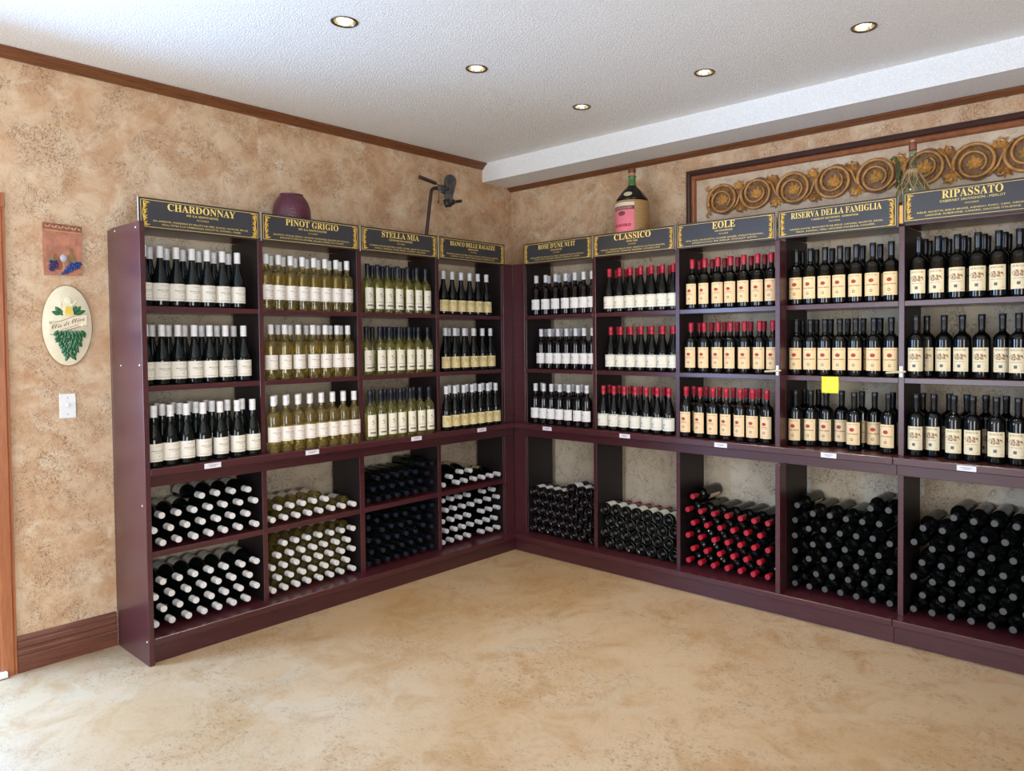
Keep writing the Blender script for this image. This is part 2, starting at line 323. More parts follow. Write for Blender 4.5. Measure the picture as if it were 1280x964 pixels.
# lying bottles: distance of the front ends from the wall, then (along the wall, height, layer)
LIE = {
 '1u': [0.36,[[-2.931,0.585,0],[-2.851,0.585,0],[-2.77,0.585,0],[-2.689,0.585,0],[-2.609,0.585,0],[-2.528,0.585,0],[-2.435,0.585,0],[-2.971,0.655,1],[-2.891,0.655,1],[-2.81,0.655,1],[-2.729,0.655,1],[-2.649,0.655,1],[-2.568,0.655,1],[-2.482,0.651,1],[-2.931,0.725,2],[-2.851,0.725,2],[-2.77,0.725,2],[-2.689,0.725,2],[-2.609,0.725,2],[-2.522,0.721,2],[-2.435,0.717,2],[-2.73,0.795,3],[-2.649,0.795,3],[-2.562,0.791,3],[-2.475,0.787,3]]],
 '1l': [0.355,[[-2.971,0.172,0],[-2.891,0.172,0],[-2.81,0.172,0],[-2.729,0.172,0],[-2.649,0.172,0],[-2.568,0.172,0],[-2.488,0.172,0],[-2.931,0.242,1],[-2.85,0.242,1],[-2.77,0.242,1],[-2.689,0.242,1],[-2.609,0.242,1],[-2.528,0.242,1],[-2.435,0.233,1],[-2.971,0.312,2],[-2.891,0.312,2],[-2.81,0.312,2],[-2.729,0.312,2],[-2.649,0.312,2],[-2.568,0.312,2],[-2.475,0.303,2],[-2.931,0.382,3],[-2.85,0.382,3],[-2.77,0.382,3],[-2.689,0.382,3],[-2.609,0.382,3],[-2.516,0.373,3],[-2.435,0.373,3]]],
 '2u': [0.345,[[-2.327,0.583,0],[-2.249,0.583,0],[-2.173,0.583,0],[-2.098,0.583,0],[-2.022,0.583,0],[-1.941,0.583,0],[-1.866,0.583,0],[-1.79,0.583,0],[-2.288,0.648,1],[-2.211,0.648,1],[-2.136,0.648,1],[-2.06,0.648,1],[-1.982,0.647,1]]],
 '2l': [0.335,[[-2.327,0.17,0],[-2.252,0.17,0],[-2.176,0.17,0],[-2.101,0.17,0],[-2.025,0.17,0],[-1.949,0.17,0],[-1.874,0.17,0],[-1.79,0.17,0],[-2.29,0.235,1],[-2.214,0.235,1],[-2.138,0.235,1],[-2.063,0.235,1],[-1.987,0.235,1],[-1.912,0.235,1],[-1.832,0.233,1],[-2.327,0.301,2],[-2.252,0.301,2],[-2.176,0.301,2],[-2.101,0.301,2],[-2.025,0.301,2],[-1.949,0.301,2],[-1.87,0.298,2],[-1.79,0.296,2],[-2.29,0.366,3],[-2.214,0.366,3],[-2.138,0.366,3],[-2.063,0.366,3],[-1.987,0.366,3],[-1.908,0.364,3],[-1.828,0.361,3],[-2.252,0.432,4],[-2.176,0.432,4],[-2.101,0.432,4],[-2.025,0.432,4],[-1.945,0.429,4],[-1.866,0.427,4],[-1.79,0.427,4]]],
 '3u': [0.34,[[-1.678,0.583,0],[-1.601,0.583,0],[-1.524,0.583,0],[-1.448,0.583,0],[-1.371,0.583,0],[-1.295,0.583,0],[-1.218,0.583,0],[-1.641,0.651,1],[-1.564,0.651,1],[-1.487,0.651,1],[-1.411,0.651,1],[-1.334,0.651,1],[-1.258,0.651,1],[-1.154,0.626,1],[-1.602,0.717,2],[-1.526,0.717,2],[-1.449,0.717,2],[-1.373,0.717,2],[-1.296,0.717,2],[-1.193,0.692,2],[-1.232,0.759,3],[-1.154,0.758,3]]],
 '3l': [0.335,[[-1.678,0.17,0],[-1.604,0.17,0],[-1.529,0.17,0],[-1.454,0.17,0],[-1.379,0.17,0],[-1.304,0.17,0],[-1.229,0.17,0],[-1.154,0.17,0],[-1.654,0.243,1],[-1.566,0.237,1],[-1.489,0.238,1],[-1.413,0.239,1],[-1.336,0.24,1],[-1.26,0.241,1],[-1.183,0.241,1],[-1.678,0.324,2],[-1.604,0.304,2],[-1.527,0.313,2],[-1.451,0.305,2],[-1.375,0.309,2],[-1.298,0.307,2],[-1.227,0.336,2],[-1.154,0.312,2],[-1.676,0.4,3],[-1.573,0.374,3],[-1.497,0.383,3],[-1.421,0.376,3],[-1.344,0.379,3],[-1.27,0.399,3],[-1.173,0.39,3],[-1.678,0.477,4],[-1.609,0.442,4],[-1.535,0.459,4],[-1.459,0.45,4],[-1.382,0.445,4],[-1.308,0.466,4],[-1.231,0.465,4],[-1.154,0.464,4]]],
 '4u': [0.335,[[-1.046,0.586,0],[-0.916,0.586,0],[-0.835,0.586,0],[-0.744,0.586,0],[-0.663,0.586,0],[-0.581,0.586,0],[-0.499,0.586,0],[-0.981,0.636,1],[-0.875,0.657,1],[-0.789,0.654,1]]],
 '4l': [0.325,[[-1.046,0.173,0],[-0.964,0.173,0],[-0.883,0.173,0],[-0.801,0.173,0],[-0.663,0.173,0],[-0.581,0.173,0],[-0.499,0.173,0],[-1.014,0.248,1],[-0.933,0.248,1],[-0.851,0.248,1],[-0.77,0.248,1],[-0.688,0.25,1],[-0.606,0.25,1],[-0.525,0.25,1],[-1.046,0.323,2],[-0.964,0.323,2],[-0.883,0.323,2],[-0.801,0.323,2],[-0.663,0.328,2],[-0.581,0.328,2],[-0.499,0.328,2],[-1.013,0.398,3],[-0.932,0.398,3],[-0.85,0.398,3],[-0.769,0.398,3],[-0.687,0.406,3],[-0.596,0.408,3],[-0.499,0.409,3],[-1.046,0.473,4],[-0.964,0.473,4],[-0.883,0.473,4],[-0.801,0.473,4],[-0.644,0.474,4],[-0.549,0.474,4]]],
 '5l': [0.318,[[0.52,0.172,0],[0.599,0.172,0],[0.679,0.172,0],[0.758,0.172,0],[0.838,0.172,0],[0.918,0.172,0],[0.997,0.172,0],[1.101,0.172,0],[0.559,0.241,1],[0.639,0.241,1],[0.719,0.241,1],[0.798,0.241,1],[0.878,0.241,1],[0.957,0.241,1],[1.049,0.232,1],[0.52,0.31,2],[0.599,0.31,2],[0.679,0.31,2],[0.758,0.31,2],[0.838,0.31,2],[0.918,0.31,2],[1.009,0.301,2],[1.101,0.292,2],[0.559,0.379,3],[0.639,0.379,3],[0.719,0.379,3],[0.798,0.379,3],[0.878,0.379,3],[0.97,0.37,3],[1.061,0.361,3],[0.52,0.448,4],[0.599,0.448,4],[0.679,0.448,4],[0.758,0.448,4],[0.838,0.448,4],[0.93,0.439,4],[1.022,0.43,4],[1.101,0.43,4],[0.89,0.508,5],[0.982,0.499,5],[1.061,0.499,5]]],
 '6l': [0.322,[[1.254,0.176,0],[1.342,0.176,0],[1.429,0.176,0],[1.517,0.176,0],[1.604,0.176,0],[1.692,0.176,0],[1.78,0.176,0],[1.214,0.254,1],[1.302,0.254,1],[1.39,0.254,1],[1.477,0.254,1],[1.565,0.254,1],[1.652,0.254,1],[1.74,0.254,1],[1.254,0.332,2],[1.342,0.332,2],[1.429,0.332,2],[1.517,0.332,2],[1.604,0.332,2],[1.692,0.332,2],[1.78,0.332,2],[1.214,0.41,3],[1.302,0.41,3],[1.39,0.41,3],[1.477,0.41,3],[1.565,0.41,3],[1.652,0.41,3],[1.74,0.41,3]]],
 '7l': [0.335,[[1.897,0.177,0],[1.987,0.177,0],[2.082,0.177,0],[2.174,0.177,0],[2.264,0.177,0],[2.353,0.177,0],[2.443,0.177,0],[1.933,0.259,1],[2.028,0.258,1],[2.122,0.257,1],[2.214,0.257,1],[2.303,0.257,1],[2.393,0.257,1],[1.897,0.341,2],[1.987,0.339,2],[2.083,0.338,2],[2.176,0.338,2],[2.265,0.339,2],[2.355,0.338,2],[2.444,0.337,2],[1.933,0.425,3],[2.03,0.423,3],[2.125,0.422,3],[2.216,0.421,3],[2.306,0.42,3],[2.396,0.419,3],[1.897,0.508,4],[1.987,0.506,4],[2.083,0.505,4],[2.176,0.504,4],[2.265,0.502,4],[2.355,0.501,4],[2.445,0.5,4],[1.933,0.596,5]]],
 '8l': [0.336,[[2.615,0.177,0],[2.702,0.177,0],[2.79,0.177,0],[2.878,0.177,0],[2.967,0.177,0],[3.055,0.177,0],[3.143,0.177,0],[2.617,0.266,1],[2.742,0.257,1],[2.832,0.259,1],[2.921,0.259,1],[3.011,0.256,1],[3.101,0.258,1],[2.615,0.369,2],[2.698,0.336,2],[2.787,0.348,2],[2.876,0.337,2],[2.965,0.342,2],[3.055,0.335,2],[3.143,0.349,2],[2.616,0.459,3],[2.723,0.424,3],[2.813,0.434,3],[2.904,0.426,3],[2.994,0.427,3],[3.084,0.425,3],[2.615,0.548,4],[2.697,0.51,4],[2.786,0.519,4],[2.875,0.511,4],[2.965,0.511,4],[3.054,0.513,4],[3.143,0.5,4],[2.629,0.637,5],[2.722,0.601,5],[2.818,0.603,5],[2.908,0.597,5],[2.997,0.595,5],[3.087,0.597,5],[3.041,0.676,6],[3.135,0.679,6]]],
 '9l': [0.34,[[3.264,0.178,0],[3.354,0.178,0],[3.444,0.178,0],[3.535,0.178,0],[3.625,0.178,0],[3.716,0.178,0],[3.807,0.178,0],[3.307,0.258,1],[3.399,0.258,1],[3.491,0.258,1],[3.582,0.259,1],[3.674,0.259,1],[3.773,0.263,1],[3.264,0.349,2],[3.355,0.338,2],[3.446,0.351,2],[3.536,0.338,2],[3.626,0.355,2],[3.716,0.34,2],[3.807,0.357,2],[3.305,0.431,3],[3.396,0.428,3],[3.488,0.433,3],[3.579,0.434,3],[3.673,0.434,3],[3.765,0.438,3],[3.264,0.531,4],[3.353,0.509,4],[3.442,0.53,4],[3.532,0.513,4],[3.623,0.514,4],[3.715,0.515,4],[3.807,0.52,4],[3.308,0.611,5],[3.4,0.612,5],[3.498,0.603,5],[3.59,0.599,5],[3.681,0.601,5],[3.773,0.605,5],[3.452,0.687,6],[3.543,0.682,6],[3.635,0.687,6],[3.727,0.684,6]]],
}

# ------------------------------------------------------------------ mesh helpers
def link(name, me, parent=None, mat=None, matrix=None):
    o = bpy.data.objects.new(name, me)
    COL.objects.link(o)
    if mat is not None:
        me.materials.clear(); me.materials.append(mat)
    if parent is not None: o.parent = parent
    if matrix is not None: o.matrix_local = matrix
    return o
def done(bm, name, mat=None, parent=None, matrix=None, smooth=False, autosmooth=None):
    me = bpy.data.meshes.new(name)
    bmesh.ops.recalc_face_normals(bm, faces=bm.faces)
    bm.to_mesh(me); bm.free()
    if smooth:
        me.polygons.foreach_set('use_smooth', [True] * len(me.polygons))
        if autosmooth: me.set_sharp_from_angle(angle=math.radians(autosmooth))
    return link(name, me, parent, mat, matrix)
def tag(o, label=None, cat=None, group=None, kind=None):
    if label: o['label'] = label
    if cat: o['category'] = cat
    if group: o['group'] = group
    if kind: o['kind'] = kind
    return o
def empty(name, matrix, label=None, cat=None, group=None):
    o = bpy.data.objects.new(name, None)
    o.empty_display_size = 0.05
    COL.objects.link(o)
    o.matrix_world = matrix
    return tag(o, label, cat, group)
def addbox(bm, a0, a1, b0, b1, c0, c1, bevel=0.0):
    r = bmesh.ops.create_cube(bm, size=1)
    vs = r['verts']
    for v in vs:
        v.co = Vector(((a0 + a1) / 2 + v.co.x * (a1 - a0), (b0 + b1) / 2 + v.co.y * (b1 - b0), (c0 + c1) / 2 + v.co.z * (c1 - c0)))
    if bevel:
        es = list({e for v in vs for e in v.link_edges})
        bmesh.ops.bevel(bm, geom=es, offset=bevel, segments=1, affect='EDGES', clamp_overlap=True)
def box(name, a0, a1, b0, b1, c0, c1, mat, parent=None, bevel=0.0015):
    bm = bmesh.new(); addbox(bm, a0, a1, b0, b1, c0, c1, bevel)
    o = done(bm, name, mat, parent)
    if name in ('upright', 'side_panel'):       # side faces coloured darker to stand for the shade in the bays
        o.data.materials.append(M_SIDE_SHADE)
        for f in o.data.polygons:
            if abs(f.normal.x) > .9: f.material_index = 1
    return o
def lathe_bm(prof, seg=20, bm=None, cap=True):
    bm = bm or bmesh.new()
    rings = []
    for r, z in prof:
        if r < 1e-5: rings.append([bm.verts.new((0, 0, z))])
        else: rings.append([bm.verts.new((r * math.cos(2 * PI * i / seg), r * math.sin(2 * PI * i / seg), z)) for i in range(seg)])
    for a, b in zip(rings, rings[1:]):
        for i in range(seg):
            j = (i + 1) % seg
            if len(a) == 1 and len(b) == 1: continue
            if len(a) == 1: bm.faces.new((a[0], b[j], b[i]))
            elif len(b) == 1: bm.faces.new((a[i], a[j], b[0]))
            else: bm.faces.new((a[i], a[j], b[j], b[i]))
    return bm
def addtube(bm, pts, rad, seg=6, closed=False, flat=1.0):
    pts = [Vector(p) for p in pts]
    n = len(pts)
    rings = []
    up = Vector((0, 0, 1))
    for i, p in enumerate(pts):
        a = pts[(i - 1) % n] if closed or i > 0 else p
        b = pts[(i + 1) % n] if closed or i < n - 1 else p
        t = (b - a).normalized()
        s = t.cross(up)
        if s.length < 1e-3: s = t.cross(Vector((0, 1, 0)))
        s.normalize(); q = s.cross(t).normalized()
        r = rad[i] if isinstance(rad, (list, tuple)) else rad
        rings.append([bm.verts.new(p + (s * math.cos(2 * PI * k / seg) + q * (math.sin(2 * PI * k / seg) * flat)) * r) for k in range(seg)])
    for i in range(n if closed else n - 1):
        a, b = rings[i], rings[(i + 1) % n]
        for k in range(seg):
            j = (k + 1) % seg
            bm.faces.new((a[k], a[j], b[j], b[k]))
    if not closed:
        bm.faces.new(rings[0][::-1]); bm.faces.new(rings[-1])
def addball(bm, c, r, sub=1, sc=(1, 1, 1)):
    res = bmesh.ops.create_icosphere(bm, subdivisions=sub, radius=r)
    for v in res['verts']: v.co = Vector((c[0] + v.co.x * sc[0], c[1] + v.co.y * sc[1], c[2] + v.co.z * sc[2]))
def addleaf(bm, c, ang, ln, wd, h, base=0.0):
    """a raised pointed leaf in the local x,y plane, ridge height h along z"""
    ca, sa = math.cos(ang), math.sin(ang)
    def P(u, v, w): return bm.verts.new((c[0] + ca * u - sa * v, c[1] + sa * u + ca * v, c[2] + w))
    prof = [(0, .12), (.25, .8), (.5, 1), (.75, .7), (1, .02)]
    L, R, T = [], [], []
    for t, w in prof:
        L.append(P(t * ln, w * wd / 2, base)); R.append(P(t * ln, -w * wd / 2, base)); T.append(P(t * ln, 0, base + h * (0.5 + w / 2) * (1 if t < 1 else .3)))
    for i in range(4):
        bm.faces.new((L[i], T[i], T[i + 1], L[i + 1])); bm.faces.new((T[i], R[i], R[i + 1], T[i + 1]))
def prism(bm, outline, z0, z1):
    a = [bm.verts.new((x, y, z0)) for x, y in outline]
    b = [bm.verts.new((x, y, z1)) for x, y in outline]
    n = len(a)
    bm.faces.new(a[::-1]); bm.faces.new(b)
    for i in range(n): bm.faces.new((a[i], a[(i + 1) % n], b[(i + 1) % n], b[i]))
def text_mesh(name, s, width, height, x, y, z, mat, parent, thick=0.0006, align='CENTER', bend=None):
    """lettering as one mesh: centred at x, capital height about 'height', squeezed to at most 'width' (width None keeps proportions)"""
    c = bpy.data.curves.new('lettering_curve', 'FONT')
    c.body = s; c.size = 1.0; c.align_x = 'CENTER'; c.resolution_u = 2
    c.extrude = 0.0
    o = bpy.data.objects.new('lettering_tmp', c)
    COL.objects.link(o)
    dg = bpy.context.evaluated_depsgraph_get()
    me = bpy.data.meshes.new_from_object(o.evaluated_get(dg))
    bpy.data.objects.remove(o); bpy.data.curves.remove(c)
    xs = [v.co.x for v in me.vertices]; ys = [v.co.y for v in me.vertices]
    w, h = max(xs) - min(xs), max(ys) - min(ys)
    sy = height / 0.70
    sx = sy if width is None else width / w
    cx = (max(xs) + min(xs)) / 2
    for v in me.vertices:
        px = (v.co.x - cx) * sx; py = v.co.y * sy
        if bend: py += bend(px)
        v.co = (x + px, y + py, z)
    me.name = name
    return link(name, me, parent, mat)
SERIF = lambda s: ''.join(chr(0x1D400 + ord(c) - 65) if 'A' <= c <= 'Z' else c for c in s)
SCRIPT = lambda s: ''.join(chr(0x1D4D0 + ord(c) - 65) if 'A' <= c <= 'Z' else (chr(0x1D4EA + ord(c) - 97) if 'a' <= c <= 'z' else c) for c in s)

# wall frames: local x runs along the wall to the viewer's right, local y is up, local z stands out from the wall
FL = Matrix(((0, 0, 1, 0), (1, 0, 0, 0), (0, 1, 0, 0), (0, 0, 0, 1)))
FR = Matrix(((1, 0, 0, 0), (0, 0, -1, 0), (0, 1, 0, 0), (0, 0, 0, 1)))
def wallroot(name, side, s, z, t, *a, **k):
    return empty(name, (FL if side == 'L' else FR) @ Matrix.Translation((s, z, t)), *a, **k)

# ------------------------------------------------------------------ room shell
X1, Y0, ZC = 6.2, -7.0, 3.032
def shell(name, boxes, mat):
    bm = bmesh.new()
    for b in boxes: addbox(bm, *b)
    return tag(done(bm, name, mat), kind='structure')
shell('floor', [(-0.3, X1 + .2, Y0 - .2, 0.2, -0.1, 0.0)], M_FLOOR)
shell('wall_left', [(-0.16, 0, -3.56, 0.16, 0, 3.2), (-0.16, 0, -4.60, -3.56, 2.28, 3.2), (-0.16, 0, Y0 - .16, -4.60, 0, 3.2)], M_PLASTER_L)
shell('wall_right', [(0.0, X1 + .16, 0, 0.16, 0, 3.2)], M_PLASTER_R)
shell('wall_back', [(0, 0.65, Y0 - .16, Y0, 0, 3.2), (3.15, X1 + .16, Y0 - .16, Y0, 0, 3.2), (0.65, 3.15, Y0 - .16, Y0, 0, .35), (0.65, 3.15, Y0 - .16, Y0, 2.55, 3.2)], M_PLASTER)
shell('wall_side', [(X1, X1 + .16, Y0, -6.25, 0, 3.2), (X1, X1 + .16, -3.55, 0, 0, 3.2), (X1, X1 + .16, -6.25, -3.55, 0, .6), (X1, X1 + .16, -6.25, -3.55, 2.4, 3.2)], M_PLASTER)
# ceiling with real round holes for the downlights
LAMPS = [(1.474, -2.541, .060), (1.497, -1.767, .058), (1.509, -.912, .056), (2.361, -.917, .056), (3.199, -.932, .058)]
bm = bmesh.new()
edges = []
def loop(pts):
    vs = [bm.verts.new(p) for p in pts]
    for i in range(len(vs)): edges.append(bm.edges.new((vs[i], vs[(i + 1) % len(vs)])))
loop([(-0.1, Y0 - .1, ZC), (X1 + .1, Y0 - .1, ZC), (X1 + .1, 0.1, ZC), (-0.1, 0.1, ZC)])
for lx, ly, lr in LAMPS:
    loop([(lx + (lr - .012) * math.cos(2 * PI * i / 28), ly + (lr - .012) * math.sin(2 * PI * i / 28), ZC) for i in range(28)])
bmesh.ops.triangle_fill(bm, use_beauty=True, edges=edges)
tag(done(bm, 'ceiling', M_CEIL), kind='structure')
# boxed bulkhead along the right wall: two boards
sof = shell('ceiling_soffit', [(0.0, X1, -.327, 0.0, 2.884, ZC + .02)], M_SOFFIT)

def moulding(name, side, prof, s0, s1, mat, mitre0=0.0, mitre1=0.0):
    """profile of (z, t) swept along the wall"""
    bm = bmesh.new()
    a = [bm.verts.new((s0 + mitre0 * t, z, t)) for z, t in prof]
    b = [bm.verts.new((s1 - mitre1 * t, z, t)) for z, t in prof]
    n = len(a)
    for i in range(n): bm.faces.new((a[i], a[(i + 1) % n], b[(i + 1) % n], b[i]))
    bm.faces.new(a[::-1]); bm.faces.new(b)
    return tag(done(bm, name, mat, None, FL if side == 'L' else FR), kind='structure')
def crown(z0, h, d):
    return [(z0, .0005), (z0, .012), (z0 + h * .18, .016), (z0 + h * .24, .022), (z0 + h * .5, .030), (z0 + h * .62, d * .82), (z0 + h * .72, d * .86), (z0 + h * .80, d), (z0 + h, d), (z0 + h, .0005)]
moulding('trim_1', 'L', crown(2.984, .047, .056), Y0, -.3275, M_CROWN)
moulding('trim_2', 'R', crown(2.852, .031, .045), .0, X1, M_CROWN)
base_prof = [(0.0, .0005), (0.0, .020), (.075, .021), (.082, .018), (.088, .022), (.10, .022), (.106, .017), (.118, .017), (.124, .024), (.142, .022), (.150, .014), (.158, .016), (.168, .012), (.1785, .004), (.1785, .0005)]
moulding('baseboard_left', 'L', base_prof, -3.476, -3.040, M_BASE)
moulding('baseboard_left_far', 'L', base_prof, Y0, -4.69, M_BASE)
# doorway in the left wall: stained casing, white jamb and sill
casing = [(0, .0005), (0, .016), (.010, .020), (.050, .022), (.058, .017), (.066, .017), (.068, .010), (.068, .0005)]
d1 = wallroot('door_1', 'L', -4.07, 0, 0)
tag(d1, kind='structure')
def casing_post(s_edge, sign):
    bm = bmesh.new()
    a = [bm.verts.new((s_edge + sign * w, 0.0, t)) for w, t in casing]
    b = [bm.verts.new((s_edge + sign * w, 2.336 - (0.068 - w), t)) for w, t in casing]
    n = len(a)
    for i in range(n): bm.faces.new((a[i], a[(i + 1) % n], b[(i + 1) % n], b[i]))
    bm.faces.new(a[::-1]); bm.faces.new(b)
    return done(bm, 'casing', M_CASING, d1)
casing_post(.526, 1); casing_post(-.526, -1)
box('casing_head', -.594, .594, 2.268, 2.336, .0005, .021, M_CASING, d1)
box('jamb', .500, .524, .03, 2.265, -.15, .012, M_WHITE, d1)
box('jamb', -.524, -.500, .03, 2.265, -.15, .012, M_WHITE, d1)
box('jamb_head', -.50, .50, 2.241, 2.265, -.15, .012, M_WHITE, d1)
box('sill', -.530, .548, .004, .030, -.15, .045, M_WHITE, d1)
# window frames of the two windows behind the camera
def winframe(name, mat4, w, h, nx):
    r = empty(name, mat4); tag(r, kind='structure')
    box('frame', -w / 2, w / 2, 0, .05, -.06, .0, M_WHITE, r); box('frame', -w / 2, w / 2, h - .05, h, -.06, .0, M_WHITE, r)
    for i in range(nx + 1):
        x = -w / 2 + .025 + (w - .05) * i / nx
        box('mullion', x - .025, x + .025, .05, h - .05, -.06, 0, M_WHITE, r)
winframe('window_1', Matrix.Translation((1.9, Y0, .35)) @ Matrix(((-1, 0, 0, 0), (0, 0, 1, 0), (0, 1, 0, 0), (0, 0, 0, 1))), 2.5, 2.2, 3)
winframe('window_2', Matrix.Translation((X1, -4.9, .6)) @ Matrix(((0, 0, -1, 0), (-1, 0, 0, 0), (0, 1, 0, 0), (0, 0, 0, 1))), 2.7, 1.8, 3)

# ------------------------------------------------------------------ downlights
LN = ['recessed ceiling downlight nearest the left wall crown and the camera', 'recessed ceiling downlight in the middle of the row along the left wall',
      'recessed ceiling downlight closest to the room corner', 'recessed ceiling downlight above the fourth sign of the right wall, near the soffit', 'recessed ceiling downlight furthest along the soffit, upper right of the photo']
LN = ['brass-rimmed ceiling downlight, leftmost of the five in the photo', 'brass-rimmed ceiling downlight, second of the five from the left', 'smallest-looking brass-rimmed ceiling downlight, nearest the room corner',
      'brass-rimmed ceiling downlight, fourth of the five from the left', 'brass-rimmed ceiling downlight, rightmost of the five in the photo']
for i, (lx, ly, lr) in enumerate(LAMPS):
    r = empty('ceiling_downlight', Matrix.Translation((lx, ly, ZC)), LN[i], 'ceiling light', 'recessed downlights in the white ceiling')
    bm = bmesh.new()
    lathe_bm([(lr - .0125, .002), (lr - .010, -.004), (lr - .003, -.005), (lr, -.003), (lr, -.0005), (lr - .004, .0005)], 28, bm)
    done(bm, 'rim', M_BRASS, r, smooth=True)
    bm = bmesh.new()
    lathe_bm([(lr - .0125, .0), (lr - .016, .018), (lr - .022, .04), (lr - .03, .06), (0, .066)], 28, bm)
    done(bm, 'reflector', M_CHROME, r, smooth=True)
    tilt = Matrix.Translation((0.0, 0.0, .016)) @ Matrix.Rotation(math.radians(20), 4, Vector((1, 1, 0)))
    bm = bmesh.new()
    lathe_bm([(0, -.006), (lr * .45, -.004), (lr * .58, .0), (lr * .60, .006), (lr * .35, .03), (0, .034)], 22, bm)
    done(bm, 'bulb', M_LAMP, r, tilt, smooth=True)
    l = bpy.data.lights.new('downlight_beam', 'SPOT')
    l.energy = 40; l.color = (1, .84, .62); l.spot_size = math.radians(95); l.spot_blend = .9; l.shadow_soft_size = .03
    o = bpy.data.objects.new('downlight_beam', l); COL.objects.link(o); o.parent = r; o.location = (0, 0, -.012)

# ------------------------------------------------------------------ wine shelf units
ZB, ZM, ZL, ZL0, ZAP = .1317, .5449, .9816, .9443, .880
ZS = {'A': 1.7968, 'B': 1.3924, 'C': .9816}
E0, DU, D = .046, .3554, .4452
def unit(name, side, s_ref, label):
    return wallroot(name, side, s_ref, 0, 0, label, 'wine shelf'), s_ref
def uprights(r, s0, a, b, dlow=DU, ztop=2.186):
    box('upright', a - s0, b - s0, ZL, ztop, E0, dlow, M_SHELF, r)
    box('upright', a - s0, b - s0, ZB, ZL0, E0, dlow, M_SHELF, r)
def shelfrow(r, s0, a, b, mid):
    for z in (1.7968, 1.3924): box('shelf', a - s0, b - s0, z - .028, z, E0, DU - .001, M_SHELF, r)
    if mid: box('bin_shelf', a - s0, b - s0, ZM - .030, ZM, E0, DU - .001, M_SHELF, r)
    box('top_board', a - s0, b - s0, 2.186, 2.200, .089, DU - .003, M_SHELF, r)
# left unit
rL, s0 = unit('wine_shelf', 'L', -1.75, 'burgundy shelf unit of four bays against the plaster wall, left of the corner')
bm = bmesh.new(); addbox(bm, -3.037 - s0, -3.012 - s0, 0, 2.209, .058, D, .0015)
done(bm, 'end_panel', M_SHELF, rL)
box('rear_filler', -3.034 - s0, -3.014 - s0, 0, 2.205, .0215, .057, M_SHELF, rL)
box('rear_filler', -3.034 - s0, -3.014 - s0, .180, 2.205, .002, .021, M_SHELF, rL)
UL = [(-2.3942, -2.3660), (-1.7518, -1.7166), (-1.1155, -1.0872)]
for a, b in UL: uprights(rL, s0, a, b)
ends = [-3.012] + [v for ab in UL for v in ab] + [-.4579]
for i in range(4): shelfrow(rL, s0, ends[2 * i], ends[2 * i + 1], True)
box('counter_ledge', -3.012 - s0, -.0015 - s0, ZL0, ZL, .012, D, M_SHELF, rL, .003)
box('apron', -3.012 - s0, -.3765 - s0, ZAP, ZL0, DU + .0005, .375, M_SHELF, rL)
box('bottom_shelf', -3.012 - s0, -.0015 - s0, ZB - .035, ZB, .022, D, M_SHELF, rL, .003)
box('kick_board', -3.012 - s0, -.4135 - s0, 0, ZB - .035, .393, .413, M_SHELF, rL)
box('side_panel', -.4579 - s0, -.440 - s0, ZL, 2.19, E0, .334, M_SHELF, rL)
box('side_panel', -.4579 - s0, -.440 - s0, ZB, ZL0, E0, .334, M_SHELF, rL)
box('corner_stile', -.4579 - s0, -.3562 - s0, ZL, 2.195, .3345, DU, M_SHELF, rL)
box('corner_stile', -.4579 - s0, -.3562 - s0, ZB, ZL0, .3345, DU, M_SHELF, rL)
for z, t in ((2.18, .40), (2.19, .12), (1.50, .41), (1.495, .16), (.80, .40), (.12, .42)):   # pale screw plugs on the end panel
    bm = bmesh.new(); lathe_bm([(.0045, 0), (.0045, .001), (0, .0012)], 8, bm)
    done(bm, 'screw_plug', M_WHITE, rL, Matrix.Translation((-3.037 - s0, z, t)) @ Matrix.Rotation(-PI / 2, 4, 'Y'))
# right unit with bays five to eight
rA, s0 = unit('wine_shelf', 'R', 1.8, 'burgundy shelf unit of four bays right of the corner, under the scroll frieze')
UR = [(1.1416, 1.1699), (1.8241, 1.8517)]
for a, b in UR: uprights(rA, s0, a, b)
uprights(rA, s0, 2.5409, 2.5698, DU)
box('upright_facing', 2.5409 - s0, 2.5698 - s0, ZL, 2.165, DU, .438, M_SHELF, rA)
box('upright_facing', 2.5409 - s0, 2.5698 - s0, ZB, ZAP, DU, .438, M_SHELF, rA)
ends = [.4792] + [v for ab in UR for v in ab] + [2.5409, 2.5698, 3.1880]
for i in range(4): shelfrow(rA, s0, ends[2 * i], ends[2 * i + 1], False)
box('counter_ledge', .4465 - s0, 3.1875 - s0, ZL0, ZL, .012, D, M_SHELF, rA, .003)
box('apron', .3765 - s0, 3.1875 - s0, ZAP, ZL0 - .0006, DU + .0005, .375, M_SHELF, rA)
box('bottom_shelf', .4465 - s0, 3.1875 - s0, ZB - .035, ZB, .022, D, M_SHELF, rA, .003)
box('kick_board', .4135 - s0, 3.1875 - s0, 0, ZB - .0357, .393, .413, M_SHELF, rA)
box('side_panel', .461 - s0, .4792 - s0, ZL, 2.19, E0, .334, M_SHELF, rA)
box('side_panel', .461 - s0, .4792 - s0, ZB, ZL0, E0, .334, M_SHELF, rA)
box('corner_stile', .3562 - s0, .4792 - s0, ZL + .0006, 2.195, .3345, DU, M_SHELF, rA)
box('corner_stile', .3562 - s0, .4792 - s0, ZB + .0006, ZL0 - .0006, .3345, DU, M_SHELF, rA)
bm = bmesh.new(); addbox(bm, 3.190 - s0, 3.2105 - s0, 2.201, 2.295, .340, .354)
done(bm, 'pale_wood_block', plain('pale_raw_wood', (214, 166, 84), .6), rA)
